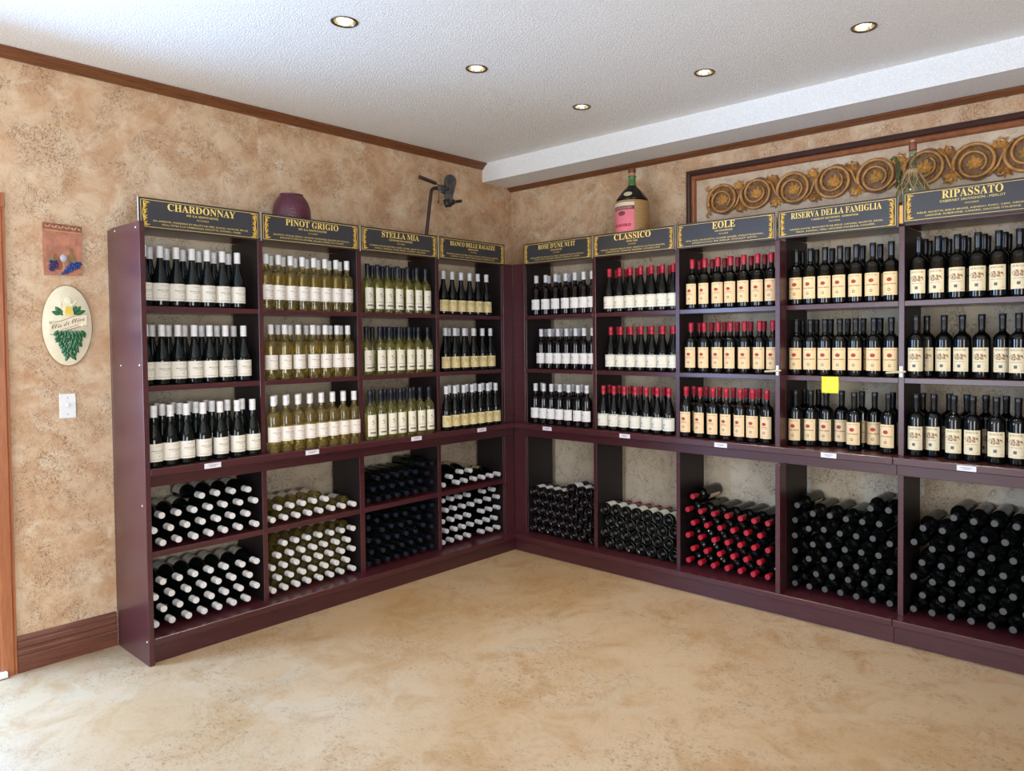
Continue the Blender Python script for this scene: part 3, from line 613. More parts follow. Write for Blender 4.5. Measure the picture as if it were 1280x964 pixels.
# right unit with the ninth bay
rB, s0 = unit('wine_shelf', 'R', 3.5, 'burgundy single-bay shelf unit at the right end of the wall, holding vineyard-label bottles')
box('upright', 3.1886 - s0, 3.2175 - s0, ZL, 2.186, E0, DU, M_SHELF, rB)
box('upright', 3.1886 - s0, 3.2175 - s0, ZB, ZL0, E0, DU, M_SHELF, rB)
shelfrow(rB, s0, 3.2175, 3.853, False)
box('counter_ledge', 3.1885 - s0, 3.853 - s0, ZL0, ZL, .012, D, M_SHELF, rB, .003)
box('apron', 3.1885 - s0, 3.853 - s0, ZAP, ZL0, DU + .0005, .375, M_SHELF, rB)
box('bottom_shelf', 3.1885 - s0, 3.853 - s0, ZB - .035, ZB, .022, D, M_SHELF, rB, .003)
box('kick_board', 3.1885 - s0, 3.853 - s0, 0, ZB - .035, .393, .413, M_SHELF, rB)
box('end_panel', 3.8535 - s0, 3.878 - s0, 0, 2.209, .003, D, M_SHELF, rB)

# ------------------------------------------------------------------ signs
def ornament(parent, s, z0, z1, flip):
    bm = bmesh.new()
    n = 4; h = z1 - z0
    for k in range(n):
        zc = z0 + h * (k + .5) / n
        for q in range(4):
            a = PI / 2 + flip * (-.15 - .78 * q)
            addleaf(bm, (s - flip * .004, zc - h / n * .2, 0), a, h / n * (.86 - .10 * q), h / n * .22, .0014)
        addball(bm, (s + flip * .004, zc, 0), .0042, 1, (1, 1.2, .35))
    for zz, sg in ((z0, 1), (z1, -1)):
        addleaf(bm, (s - flip * .006, zz, 0), PI / 2 - PI / 2 * flip + .2 * sg, .034, .008, .001)
    addtube(bm, [(s - flip * .006 + .003 * math.sin(9 * t), z0 + h * t, .0004) for t in [i / 14 for i in range(15)]], .0014, 4)
    return done(bm, 'gold_ornament', M_GOLD2, parent, Matrix.Translation((0, 0, .0112)))
SIGNS = [
 ('L', -3.010, -2.385, 2.183, 2.340, 'CHARDONNAY', .350, .030, 'DE LA MONTAGNE', .165, .0105, ['EN APÉRITIF, POISSONS ET FRUITS DE MER, SUSHIS, CEVICHE, RIS DE', 'VEAU, PÂTES À LA CARBONARA, RACLETTE, HOMARD, CRABE.'], 'chardonnay'),
 ('L', -2.374, -1.738, 2.183, 2.340, 'PINOT GRIGIO', .345, .030, 'DE LA MONTAGNE', .185, .0105, ['SAUMON, MORUE, PIZZAS, CEVICHE, FROMAGES, BURGER DE POISSON,', 'SPAGHETTI FRUITS DE MER, SALADE CÉSAR AU POULET'], 'pinot grigio'),
 ('L', -1.725, -1.105, 2.183, 2.340, 'STELLA MIA', .30, .030, 'GEWURZTRAMINER', .19, .0105, ['POISSON, FRUITS DE MER, SUSHIS, CRABE, CREVETTE, FROMAGE,', 'PORC, DINDE, FOIE GRAS, CURRY, SALADE'], 'third of four'),
 ('L', -1.092, -.449, 2.183, 2.340, 'BIANCO DELLE RAGAZZE', .44, .026, 'RIESLING', .10, .0105, ['POISSON, FRUITS DE MER, PORC, POULET, FROMAGE DE CHÈVRE,', 'HUÎTRES, SUSHIS, CREVETTES, SALADES, SAUMON FUMÉ'], 'fourth'),
 ('R', .486, 1.150, 2.183, 2.340, "ROSE D'UNE NUIT", .36, .028, 'SANGIOVESE', .11, .0105, ['SUSHI, CREVETTE, FOCACCIA, PIZZA, SALADE DE FRUITS, POISSON,', 'POULET, PORC, GRILLADES, MELON ET PROSCIUTTO, CRABE'], 'fifth'),
 ('R', 1.158, 1.829, 2.183, 2.340, 'CLASSICO', .30, .033, 'PINOT NOIR', .09, .0105, ['POULET, POISSON GRILLÉ, PORC, CREVETTE, SAUTÉ DE LÉGUMES,', 'CARPACCIO, FONDUE, BURGER, CANNELLONI'], 'sixth'),
 ('R', 1.839, 2.512, 2.183, 2.340, 'EOLE', .155, .034, '100% SANGIOVESE', .12, .0100, ['FETA, PIZZA, BRUSCHETTA, CANAPÉS, BURGER, CÔTELETTE DE PORC,', 'CARPACCIO DE BŒUF, POULET RÔTI.'], 'seventh'),
 ('R', 2.524, 3.186, 2.183, 2.343, 'RISERVA DELLA FAMIGLIA', .50, .028, 'CABERNET SAUVIGNON - SANGIOVESE', .26, .0100, ['VIANDE ROUGE, BROCHETTE DE BŒUF, CANARD, BAVETTE, PÂTES,', 'PIZZA, AGNEAU, VEAU, SAUCISSE ITALIENNE, CANAPÉS.'], 'eighth'),
 ('R', 3.210, 3.852, 2.198, 2.357, 'RIPASSATO', .27, .032, 'CABERNET SAUVIGNON - MERLOT', .29, .0115, ['BŒUF, BAVETTE, BŒUF BRAISÉ, AGNEAU, PORC, CERF, ORIGNAL,', 'LASAGNE, AUBERGINE, CANARD, SAUCISSE ITALIENNE.'], 'ninth'),
]
SIGNLAB = ['dark sign reading chardonnay, leftmost above the shelves', 'dark sign reading pinot grigio, in front of the burgundy vase', 'dark sign in gold letters naming gewurztraminer, above the navy-capped bottles',
 'dark sign in gold letters naming riesling, first left of the corner', 'dark sign reading rosé in gold, first right of the corner', 'dark sign in gold letters naming pinot noir, under the straw-covered jug',
 'dark sign with one four-letter gold word, under the left end of the frieze', 'dark sign naming cabernet sauvignon and sangiovese, under the carved frieze', 'dark sign naming cabernet sauvignon and merlot, rightmost and slightly higher']
for i, (side, a, b, z0, z1, title, tw, th, sub, sw, sh, lines, _k) in enumerate(SIGNS):
    w, h = b - a, z1 - z0
    r = wallroot('wine_sign', side, (a + b) / 2, z0, DU + .001, SIGNLAB[i], 'sign', 'gold-lettered wine signs above the bays')
    box('core', -w / 2 + .0015, w / 2 - .0015, 0, h, 0, .0085, M_SIGN_DARK, r, 0)
    for xx in (-w / 2, w / 2 - .0014): box('white_end', xx, xx + .0014, 0, h, 0, .0085, M_SIGN_EDGE, r, 0)
    box('dark_border', -w / 2 + .001, w / 2 - .001, .001, h - .001, .0086, .0096, M_SIGN_DARK, r, 0)
    g = .010
    box('face', -w / 2 + g, w / 2 - g, g, h - g, .0097, .0106, M_SIGN, r, 0)
    bm = bmesh.new()
    for x0, x1, y0, y1 in ((-w / 2 + g, w / 2 - g, g, g + .0022), (-w / 2 + g, w / 2 - g, h - g - .0022, h - g), (-w / 2 + g, -w / 2 + g + .0022, g, h - g), (w / 2 - g - .0022, w / 2 - g, g, h - g)):
        addbox(bm, x0, x1, y0, y1, .0106, .0110)
    done(bm, 'gold_line', M_GOLD, r)
    ornament(r, -w / 2 + .028, .018, h - .018, 1); ornament(r, w / 2 - .028, .018, h - .018, -1)
    zf = .0113
    th *= 1.22
    ty = h * .66
    text_mesh('title_lettering', SERIF(title), tw, th, 0, ty, zf, M_GOLD, r)
    if 'ROSE' in title:
        bm = bmesh.new(); addtube(bm, [(-.066, ty + th + .004, 0), (-.058, ty + th + .010, 0)], .0018, 4)
        done(bm, 'title_accent', M_GOLD, r, Matrix.Translation((0, 0, zf)))
    text_mesh('grape_lettering', SERIF(sub) if i < 8 else sub, sw, sh, 0, h * .535, zf, M_GOLD, r)
    text_mesh('small_lettering', 'ACCORDS', .062, .0075, 0, h * .42, zf, M_GOLD, r)
    for k, t in enumerate(lines):
        text_mesh('small_lettering', t, (.50 if k == 0 else .42) * (w / .64), .0082, 0, h * (.255 - .10 * k), zf, M_GOLD, r)

# ------------------------------------------------------------------ price tags, note, hooks
TAGS = [('L', -2.708), ('L', -2.132), ('L', -1.372), ('L', -.781), ('R', .784), ('R', 1.481), ('R', 2.196), ('R', 2.854), ('R', 3.532)]
ORD = ['first', 'second', 'third', 'fourth', 'fifth', 'sixth', 'seventh', 'eighth', 'ninth', 'tenth', 'eleventh', 'twelfth']
for i, (side, s) in enumerate(TAGS):
    r = wallroot('price_tag', side, s, .9625, D + .0008, f'small white price tag on the counter ledge, {ORD[i]} from the left', 'price tag', 'white price tags along the ledge')
    box('holder', -.043, .043, -.0135, .0135, 0, .0025, M_TAG, r, .0006)
    bm = bmesh.new()
    for yy, ww in ((.0035, .026), (-.003, .016)):
        for k in range(7): addbox(bm, -ww + k * 2 * ww / 7, -ww + (k + .72) * 2 * ww / 7, yy - .0014, yy + .0014, .0026, .0028)
    done(bm, 'printed_line', M_INK, r)
bm = bmesh.new()
g = [[bm.verts.new((-.048 + .096 * i / 6 + .003 * (j / 6), .0 - .091 * j / 6, .002 + .010 * (j / 6) ** 2 + .004 * math.sin(3 * i / 6) * j / 6)) for i in range(7)] for j in range(7)]
for j in range(6):
    for i in range(6): bm.faces.new((g[j][i], g[j][i + 1], g[j + 1][i + 1], g[j + 1][i]))
note = done(bm, 'sticky_note', M_NOTE, None, FR @ Matrix.Translation((2.828, 1.390, DU)), smooth=True)
sol = note.modifiers.new('thickness', 'SOLIDIFY'); sol.thickness = .0006
tag(note, 'bright yellow sticky note hanging under the middle shelf of the eighth bay', 'sticky note')
M_ROD = plain('beige_handle', (196, 186, 150), .5)
M_PLATE = plain('pale_metal_plate', (214, 206, 196), .3, metal=.6)
for i, (s, z, t) in enumerate(((2.5553, 1.4225, .4385), (3.2030, 1.426, DU + .0005))):
    r = wallroot('cabinet_hook', 'R', s, z, t, ['beige hook with metal plate on the upright between seventh and eighth bays', 'beige hook with metal plate on the upright between eighth and ninth bays'][i], 'hook', 'beige hooks on the right-hand uprights')
    box('plate', -.008, .008, -.028, .028, 0, .003, M_PLATE, r, .0008)
    bm = bmesh.new()
    for yy in (.018, -.019): addball(bm, (0, yy, .0035), .0035, 1, (1, 1, .5))
    done(bm, 'screw', M_INK, r)
    bm = bmesh.new(); addtube(bm, [(-.075, -.008, .013), (-.068, -.007, .013), (-.03, -.004, .013), (0, -.002, .012), (.022, .0, .010), (.027, .0005, .010)], [.0025, .0058, .0062, .006, .0052, .002], 8)
    done(bm, 'handle', M_ROD, r, smooth=True)

# ------------------------------------------------------------------ bottles
def bottle_profile(H, r, kind):
    rn = .0138
    base = [(0, .036), (r * .22, .034), (r * .50, .022), (r * .70, .006), (r * .78, .001), (r * .86, .0), (r * .93, .001), (r * .98, .004), (r, .011)]
    if kind == 'bordeaux':
        body = [(r, H * .30), (r, H * .60), (r * .985, H * .635), (r * .90, H * .668), (r * .70, H * .695), (r * .50, H * .715), (rn * 1.12, H * .74), (rn * 1.02, H * .80)]
    elif kind == 'tall':
        body = [(r, H * .30), (r, H * .56), (r * .98, H * .60), (r * .88, H * .64), (r * .66, H * .685), (r * .48, H * .715), (rn * 1.12, H * .75), (rn, H * .80)]
    else:
        body = [(r, H * .20), (r, H * .38), (r * .985, H * .42), (r * .93, H * .47), (r * .82, H * .53), (r * .68, H * .59), (r * .54, H * .65), (r * .43, H * .71), (rn * 1.12, H * .78), (rn, H * .82)]
    return base + body + [(rn, H - .004), (0, H - .003)]
def bottle_proto(name, bay, H, r, kind, glass, cap, capl, lz0, lz1, half, root_label=None):
    body = done(lathe_bm(bottle_profile(H, r, kind), 22), name, glass, smooth=True, autosmooth=50)
    rc = .0166 if kind != 'bordeaux' or bay in (2, 5) else .0170
    if bay in (7, 8, 9): pc = [(.0152, H - capl), (.0160, H - capl + .004), (.0166, H - .026), (.0172, H - .024), (.0172, H - .001), (.0160, H + .0008), (0, H + .0008)]
    elif bay == 3: pc = [(.0150, H - capl), (.0152, H - .030), (.0162, H - .028), (.0162, H - .001), (.0150, H + .0008), (0, H + .0008)]
    else: pc = [(.0146, H - capl), (rc, H - capl + .0008), (rc, H - .034), (rc * .975, H - .033), (rc * .975, H - .0315), (rc, H - .0305), (rc, H - .002), (rc * .95, H + .0006), (0, H + .0008)]
    c = done(lathe_bm(pc, 16), 'capsule', cap, body, smooth=True, autosmooth=40)
    if bay in (8, 9):                           # window and floor reflection painted as grey on the black capsule's end
        c.data.materials.append(M_C_TIP_GLARE)
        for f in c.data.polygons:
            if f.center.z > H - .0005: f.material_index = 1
    bm = bmesh.new(); uv = bm.loops.layers.uv.new('UVMap')
    n = 12; rr = r + .0004; vs = []
    for k in range(n + 1):
        a = -half + 2 * half * k / n
        vs.append((bm.verts.new((rr * math.cos(a), rr * math.sin(a), lz0)), bm.verts.new((rr * math.cos(a), rr * math.sin(a), lz1)), k / n))
    for p, q in zip(vs, vs[1:]):
        f = bm.faces.new((p[0], q[0], q[1], p[1]))
        for lp, (uu, vv) in zip(f.loops, ((p[2], 0), (q[2], 0), (q[2], 1), (p[2], 1))): lp[uv].uv = (uu, vv)
    me = bpy.data.meshes.new('front_label'); bm.to_mesh(me); bm.free()
    me.polygons.foreach_set('use_smooth', [True] * len(me.polygons))
    lb = link('front_label', me, body, LAB[bay])
    return body
dg_ = math.radians
#        name, H, r, kind, glass, cap, cap length, label z0, z1, half angle, words
KIND = {
 1: ('green_wine_bottle', .310, .0390, 'burgundy', M_G_GREEN, M_C_WHITE, .060, .029, .119, dg_(88), 'dark green white-capped bottle'),
 2: ('yellow_wine_bottle', .318, .0370, 'bordeaux', M_G_YELLOW, M_C_WHITE, .056, .058, .142, dg_(85), 'clear white-capped yellow-wine bottle'),
 3: ('navy_capped_wine_bottle', .313, .0370, 'tall', M_G_PALE, M_C_NAVY, .085, .024, .160, dg_(56), 'pale navy-capped bottle'),
 4: ('cream_label_wine_bottle', .309, .0385, 'burgundy', M_G_BLACK, M_C_SILVER, .056, .024, .104, dg_(85), 'dark cream-labelled bottle'),
 5: ('plum_wine_bottle', .301, .0380, 'bordeaux', M_G_ROSE, M_C_SILVER, .056, .044, .120, dg_(80), 'plum silver-capped bottle'),
 6: ('white_label_wine_bottle', .305, .0420, 'burgundy', M_G_BLACK, M_C_RED, .056, .028, .112, dg_(85), 'red-capped white-labelled bottle'),
 7: ('peach_label_wine_bottle', .319, .0400, 'bordeaux', M_G_BLACK, M_C_RED, .058, .032, .162, dg_(66), 'red-capped peach-labelled bottle'),
 8: ('black_capped_wine_bottle', .321, .0410, 'bordeaux', M_G_BLACK, M_C_BLACK, .074, .034, .158, dg_(62), 'black-capped peach-labelled bottle'),
 9: ('vineyard_label_wine_bottle', .326, .0420, 'bordeaux', M_G_BLACK, M_C_BLACK, .076, .036, .158, dg_(58), 'black-capped vineyard-label bottle'),
}
LIE_R = {1: .0393, 2: .0368, 3: .0360, 4: .0398, 5: .0388, 6: .0428, 7: .0438, 8: .0427, 9: .0440}
LIE_GLASS = {2: M_G_YELLOW, 3: M_G_OLIVE}
def place(proto, used, matrix, label, group):
    if not used:
        o = proto
    else:
        o = proto.copy(); COL.objects.link(o)
        for ch in proto.children:
            c = ch.copy(); COL.objects.link(c); c.parent = o
    o.matrix_world = matrix
    tag(o, label, 'wine bottle', group)
    return o
ROWN = ['front row', 'second row', 'third row']
SHELFN = {'A': 'top shelf', 'B': 'middle shelf', 'C': 'counter ledge'}
LAYN = ['bottom layer', 'second layer', 'third layer', 'fourth layer', 'fifth layer', 'sixth layer', 'seventh layer']
stand_protos = {}
for key, pts in STAND.items():
    bay, row = int(key[0]), key[1]
    k = KIND[bay]
    if bay not in stand_protos: stand_protos[bay] = [bottle_proto(k[0], bay, *k[1:10]), False]
    rows = {}
    for s, t, rk in pts:
        if key in ('8C', '9C'): rk = 0 if t > .26 else 1
        if key == '9B': rk = 0 if t > .27 else 1
        if key == '8C' and t < .21: rk = 2
        rows.setdefault(rk, []).append((s, t))
    for rk, lst in rows.items():
        for i, (s, t) in enumerate(sorted(lst)):
            yaw = random.uniform(-7, 7) if bay in (7, 8, 9) else random.uniform(-5, 5)
            M = Matrix.Translation((t, s, ZS[row] + .0006) if bay <= 4 else (s, -t, ZS[row] + .0006)) @ Matrix.Rotation((0 if bay <= 4 else -PI / 2) + math.radians(yaw), 4, 'Z')
            lab = f'{k[10]}, {ORD[i]} from left, {ROWN[rk]}, {SHELFN[row]}, {ORD[bay - 1]} bay'
            pr = stand_protos[bay]
            place(pr[0], pr[1], M, lab, f'bottles on the {SHELFN[row]} of the {ORD[bay - 1]} bay')
            pr[1] = True
lie_protos = {}
for key, (dep, pts) in LIE.items():
    bay = int(key[0]); k = KIND[bay]
    H = k[1]
    if bay not in lie_protos:
        lie_protos[bay] = [bottle_proto(k[0], bay, H, LIE_R[bay], k[3], LIE_GLASS.get(bay, k[4]), k[5], *k[6:10]), False]
    rows = {}
    for s, z, rk in pts: rows.setdefault(rk, []).append((s, z))
    tops = max(rows)
    binn = {'u': 'upper bin', 'l': 'lower bin' if bay <= 4 else 'floor bin'}[key[1]]
    for rk, lst in rows.items():
        for i, (s, z) in enumerate(sorted(lst)):
            spin = random.uniform(-.5, .5) if rk >= tops - 1 else random.uniform(-PI, PI)
            if bay in (3, 7, 8, 9): spin = PI + random.uniform(-.55, .55)
            inward = bay in (5, 6)
            if bay <= 4:
                Rm = Matrix.Rotation(PI / 2, 4, 'Y') @ Matrix.Rotation(PI + spin, 4, 'Z'); loc = (dep - H, s, z)
            elif not inward:
                Rm = Matrix.Rotation(PI / 2, 4, 'X') @ Matrix.Rotation(PI / 2 + spin, 4, 'Z'); loc = (s, -(dep - H), z)
            else:
                Rm = Matrix.Rotation(-PI / 2, 4, 'X') @ Matrix.Rotation(-PI / 2 + spin * .5, 4, 'Z'); loc = (s, -dep, z)
            jit = random.uniform(-.004, .004) if not inward else random.uniform(-.006, .0)
            if bay > 6 or bay <= 4: loc = (loc[0] + (jit if bay <= 4 else 0), loc[1] + (jit if bay > 4 else 0), loc[2])
            else: loc = (loc[0], loc[1] + jit, loc[2])
            lab = f'{k[10]} lying {ORD[i]} from left, {LAYN[rk]}, {binn}, {ORD[bay - 1]} bay'
            pr = lie_protos[bay]
            place(pr[0], pr[1], Matrix.Translation(loc) @ Rm, lab, f'bottles stacked in the {binn} of the {ORD[bay - 1]} bay')
            pr[1] = True

# ------------------------------------------------------------------ framed scroll frieze on the right wall
M_FRAME_D = plain('dark_frame_moulding', (62, 36, 30), .35, .1)
M_FRAME_C = plain('copper_frame_moulding', (150, 92, 58), .32, .15, metal=.25)
M_CARVE = plain('antique_gold_wood', (176, 124, 66), .36, .25, 26, metal=.1, bump=.1)
M_CARVE_L = plain('bright_gold_leaf', (206, 154, 84), .34, .22, 40, metal=.1)
M_CARVE_D2 = plain('dull_gold_leaves', (160, 114, 64), .42, .25, 40)
M_CARVE_D = plain('dark_carved_ground', (116, 84, 54), .6, .25, 40)
FS0, FS1, FZ0, FZ1 = 1.706, 4.32, 2.300, 2.757
fr = wallroot('picture_frame', 'R', FS0, FZ0, 0, 'large brown and copper moulding frame on the wall around the carved scroll frieze', 'frame')
def frame_ring(name, off, prof, mat):
    w, h = FS1 - FS0, FZ1 - FZ0
    bm = bmesh.new()
    rings = []
    for cx, cy, sx, sy in ((0, 0, 1, 1), (w, 0, -1, 1), (w, h, -1, -1), (0, h, 1, -1)):
        rings.append([bm.verts.new((cx + sx * (off + a), cy + sy * (off + a), t)) for a, t in prof])
    for i in range(4):
        a, b = rings[i], rings[(i + 1) % 4]
        for k in range(len(prof) - 1): bm.faces.new((a[k], b[k], b[k + 1], a[k + 1]))
    return done(bm, name, mat, fr)
frame_ring('outer_moulding', 0, [(0, .0005), (0, .022), (.006, .030), (.020, .034), (.030, .028), (.036, .020), (.036, .0005)], M_FRAME_D)
frame_ring('inner_moulding', .0362, [(0, .0005), (0, .017), (.008, .025), (.018, .027), (.027, .022), (.032, .012), (.034, .010), (.034, .0005)], M_FRAME_C)
box('backing_panel', .071, FS1 - FS0 - .071, .071, FZ1 - FZ0 - .071, .0005, .006, M_PLASTER2, fr)

fz = wallroot('carved_frieze', 'R', 1.86, 2.43, .0065, 'carved antique-gold scroll frieze with vine leaves inside the brown frame', 'wall carving')
CX = [1.982, 2.222, 2.471, 2.719, 2.967, 3.225, 3.473, 3.715, 3.960, 4.205]
CZ = [2.527, 2.540, 2.531, 2.543, 2.533, 2.548, 2.532, 2.545, 2.533, 2.545]
N = 9
for k in range(N):
    cx, cz = CX[k] - 1.86, CZ[k] - 2.43 + .002
    sg = 1 if k % 2 == 0 else -1
    # thin dark carved ground plate, lobed outline
    bm = bmesh.new()
    prism(bm, [(cx + (.108 + .006 * math.sin(7 * a * 2 * PI / 28)) * math.cos(2 * PI * a / 28), cz + (.098 + .005 * math.cos(5 * a * 2 * PI / 28)) * math.sin(2 * PI * a / 28)) for a in range(28)], 0, .006)
    done(bm, 'ground_plate', M_CARVE_D, fz)
    # scroll: a stem that winds inwards
    bm = bmesh.new()
    pts, rad = [], []
    for i in range(61):
        t = i / 60
        a = sg * (PI * 1.12 - t * 2 * PI * 1.72)
        rr = .100 - .048 * min(1, t * 1.25) ** 1.6
        pts.append((cx + rr * 1.05 * math.cos(a), cz + rr * math.sin(a), .016 + .005 * math.sin(t * PI)))
        rad.append(.0112 - .0046 * t)
    addtube(bm, pts, rad, 8)
    done(bm, 'scroll', M_CARVE, fz, smooth=True)
    # five-lobed vine leaf in the eye
    bm = bmesh.new()
    for q, (ang, ln) in enumerate(((1.57, .056), (.85, .046), (2.29, .046), (.2, .050), (2.94, .050), (-.5, .042), (3.64, .042), (-1.2, .030), (-1.95, .030))):
        addleaf(bm, (cx, cz - .008, .010), ang + .22 * sg, ln, .024, .016)
    addball(bm, (cx, cz - .008, .020), .007, 1, (1, 1, .7))
    done(bm, 'vine_leaf', M_CARVE_L, fz)
    # small leaves and beads between the turns
    bm = bmesh.new()
    for q in range(11):
        a = sg * (2 * PI * q / 11 + .3)
        addleaf(bm, (cx + .062 * math.cos(a), cz + .060 * math.sin(a), .008), a + sg * 1.0, .038, .017, .011)
    for q in range(14):
        a = 2 * PI * q / 14 + .2
        addball(bm, (cx + .078 * math.cos(a), cz + .074 * math.sin(a), .010), .0042, 1, (1, 1, .7))
    done(bm, 'curling_leaves', M_CARVE_D2, fz)['kind'] = 'stuff'
    if k < N - 1:
        nx, nz = CX[k + 1] - 1.86, CZ[k + 1] - 2.43 + .002
        mx, mz = (cx + nx) / 2, (cz + nz) / 2
        bm = bmesh.new()
        s2 = sg
        addtube(bm, [(cx + .060, cz - s2 * .082, .012), (mx - .015, mz - s2 * .045, .015), (mx + .010, mz + s2 * .02, .016), (nx - .060, nz + s2 * .080, .012)], [.007, .0085, .0085, .006], 6)
        done(bm, 'linking_stem', M_CARVE, fz, smooth=True)
        bm = bmesh.new()
        prism(bm, [(mx + (.050 + .006 * math.sin(5 * a)) * math.cos(a), mz + (.100 + .004 * math.sin(6 * a)) * math.sin(a)) for a in [2 * PI * i / 20 for i in range(20)]], 0, .0055)
        done(bm, 'ground_plate', M_CARVE_D, fz)
        for s3 in (1, -1):
            bm = bmesh.new()
            for ang, ln in ((.1, .060), (.7, .066), (-.5, .052), (1.3, .048), (-1.1, .04)):
                addleaf(bm, (mx - .012 * s3, mz + s3 * .052, .008), s3 * (PI / 2 - ang * s2), ln, .021, .014)
            addtube(bm, [(mx + .012 * math.cos(t), mz + s3 * (.078 + .012 * math.sin(t)), .016) for t in [i * .5 for i in range(10)]], [.007 - .0004 * i for i in range(10)], 5)
            done(bm, 'acanthus_leaf', M_CARVE_L if s3 == s2 else M_CARVE, fz)
        bm = bmesh.new()
        for q in range(14):
            yy = mz + s2 * .050 - s2 * (q // 3) * .010
            addball(bm, (mx + .016 + ((q % 3) - 1) * .0095 * (1 - (q // 3) * .16), yy, .016), .0058, 1)
        done(bm, 'grape_cluster', M_CARVE, fz)
bm = bmesh.new()
for zz, s3 in ((.185, 1), (.008, -1)):
    addtube(bm, [(.018 + .016 * math.cos(t), zz - s3 * .016 * math.sin(t) * .9, .014) for t in [i * .45 for i in range(12)]], [.008 - .0004 * i for i in range(12)], 6)
    addleaf(bm, (.028, zz - s3 * .012, .008), -s3 * PI / 2 + .4, .06, .022, .012)
done(bm, 'end_scroll', M_CARVE, fz)

# ------------------------------------------------------------------ objects standing on top of the units
TOPZ = 2.2002
# burgundy vase
vz = empty('vase', Matrix.Translation((.222, -2.108, TOPZ)), 'burgundy pebbled glass vase standing above the pinot grigio sign', 'vase')
M_VASE = NT('burgundy_pebbled_glass')
_v = M_VASE.n('ShaderNodeTexVoronoi'); _v.inputs['Scale'].default_value = 130
M_VASE.l(M_VASE.obj(), _v.inputs['Vector'])
M_VASE.set(col=lin((84, 36, 50)), rough=.3, spec=.5)
M_VASE.bump(_v.outputs['Distance'], .5, .004)
prof = [(0, .004), (.055, 0), (.066, .006), (.085, .05), (.102, .11), (.109, .16), (.109, .195), (.104, .225), (.092, .255), (.077, .278), (.067, .288), (.066, .291), (.069, .296), (.066, .297), (.061, .291), (.071, .276), (.086, .253), (.098, .222), (.103, .19), (.102, .16), (.09, .10), (.06, .02), (0, .012)]
done(lathe_bm(prof, 36), 'body', M_VASE.m, vz, smooth=True)

# straw-covered jug
jg = empty('wine_jug', Matrix.Translation((1.395, -.222, TOPZ)), 'tall straw-covered wine jug with pink label, above the sixth sign', 'jug')
M_STRAW = NT('woven_straw')
_o = M_STRAW.obj()
_w = M_STRAW.n('ShaderNodeTexWave', wave_type='BANDS', bands_direction='Z'); _w.inputs['Scale'].default_value = 26; _w.inputs['Distortion'].default_value = 3
M_STRAW.l(_o, _w.inputs['Vector'])
M_STRAW.set(col=M_STRAW.mix(_w.outputs['Fac'], lin((150, 112, 66)), lin((196, 158, 104))), rough=.75)
M_STRAW.bump(_w.outputs['Fac'], .6, .004)
done(lathe_bm([(0, 0), (.105, 0), (.112, .01), (.117, .10), (.118, .30), (.117, .352), (.110, .362), (.104, .360), (0, .359)], 36), 'straw_cover', M_STRAW.m, jg, smooth=True, autosmooth=40)
done(lathe_bm([(.100, .3605), (.112, .366), (.108, .380), (.092, .402), (.072, .428), (.052, .448), (.036, .462), (.030, .472)], 32), 'wine_shoulder', glass_dark('dark_wine_in_glass', (10, 12, 10)), jg, smooth=True)
done(lathe_bm([(.030, .472), (.0275, .49), (.0255, .515), (.0255, .53), (.029, .532), (.029, .540), (.024, .541)], 24), 'glass_neck', plain('green_glass_neck', (70, 112, 62), .12, .1, coat=.5), jg, smooth=True)
done(lathe_bm([(.0225, .541), (.0235, .555), (.024, .575), (0, .576)], 20), 'cork', plain('cork', (176, 132, 92), .8, .15), jg, smooth=True, autosmooth=40)
done(lathe_bm([(.0255, .560), (.0262, .562), (.0262, .588), (.024, .590), (0, .590)], 20), 'wax_top', plain('brown_wax', (104, 54, 40), .5), jg, smooth=True, autosmooth=40)
def curved_patch(name, parent, r, a0, a1, z0, z1, mat, n=12, rim=0.0):
    bm = bmesh.new(); uv = bm.loops.layers.uv.new('UVMap'); vs = []
    for k in range(n + 1):
        a = a0 + (a1 - a0) * k / n
        vs.append((bm.verts.new((r * math.cos(a), r * math.sin(a), z0)), bm.verts.new((r * math.cos(a), r * math.sin(a), z1)), k / n))
    for p, q in zip(vs, vs[1:]):
        f = bm.faces.new((p[0], q[0], q[1], p[1]))
        for lp, c in zip(f.loops, ((p[2], 0), (q[2], 0), (q[2], 1), (p[2], 1))): lp[uv].uv = c
    me = bpy.data.meshes.new(name); bm.to_mesh(me); bm.free()
    me.polygons.foreach_set('use_smooth', [True] * len(me.polygons))
    return link(name, me, parent, mat)
PINK = label_mat('label_pink', (226, 122, 136), [('rect', .5, .95, .5, .05, (222, 206, 182), .95), ('rect', .5, .87, .5, .045, (86, 58, 52), .9), ('text', .5, .87, .4, .025, (204, 150, 120), .7), ('disc', .5, .74, .16, .055, (104, 60, 62), .9), ('text', .46, .46, .42, .035, (160, 30, 48), .95), ('scrawl', .45, .2, .35, .14, (196, 70, 90), .6)])
ca = math.atan2(-4.432 + .222, 4.363 - 1.395)
curved_patch('pink_label', jg, .1188, ca - 1.45, ca + .12, .055, .345, PINK)
EMB = label_mat('cream_neck_emblem', (210, 198, 160), [('disc', .5, .6, .14, .3, (96, 70, 40), .7)])
bm = bmesh.new()
prism(bm, [(.030 * math.sin(a) * (1 if abs(math.cos(a)) < .8 else .8), .021 * math.cos(a) + (.004 if math.cos(a) > 0 else 0)) for a in [2 * PI * i / 14 for i in range(14)]], 0, .0012)
ce = ca - .30
mm = Matrix.Translation((.0985 * math.cos(ce), .0985 * math.sin(ce), .400)) @ Matrix.Rotation(ce, 4, 'Z') @ Matrix.Rotation(math.radians(-42), 4, 'Y') @ Matrix(((0, 0, 1, 0), (1, 0, 0, 0), (0, 1, 0, 0), (0, 0, 0, 1)))
done(bm, 'shoulder_emblem', plain('cream_emblem_paper', (206, 192, 150), .6, .2, 200), jg, mm)

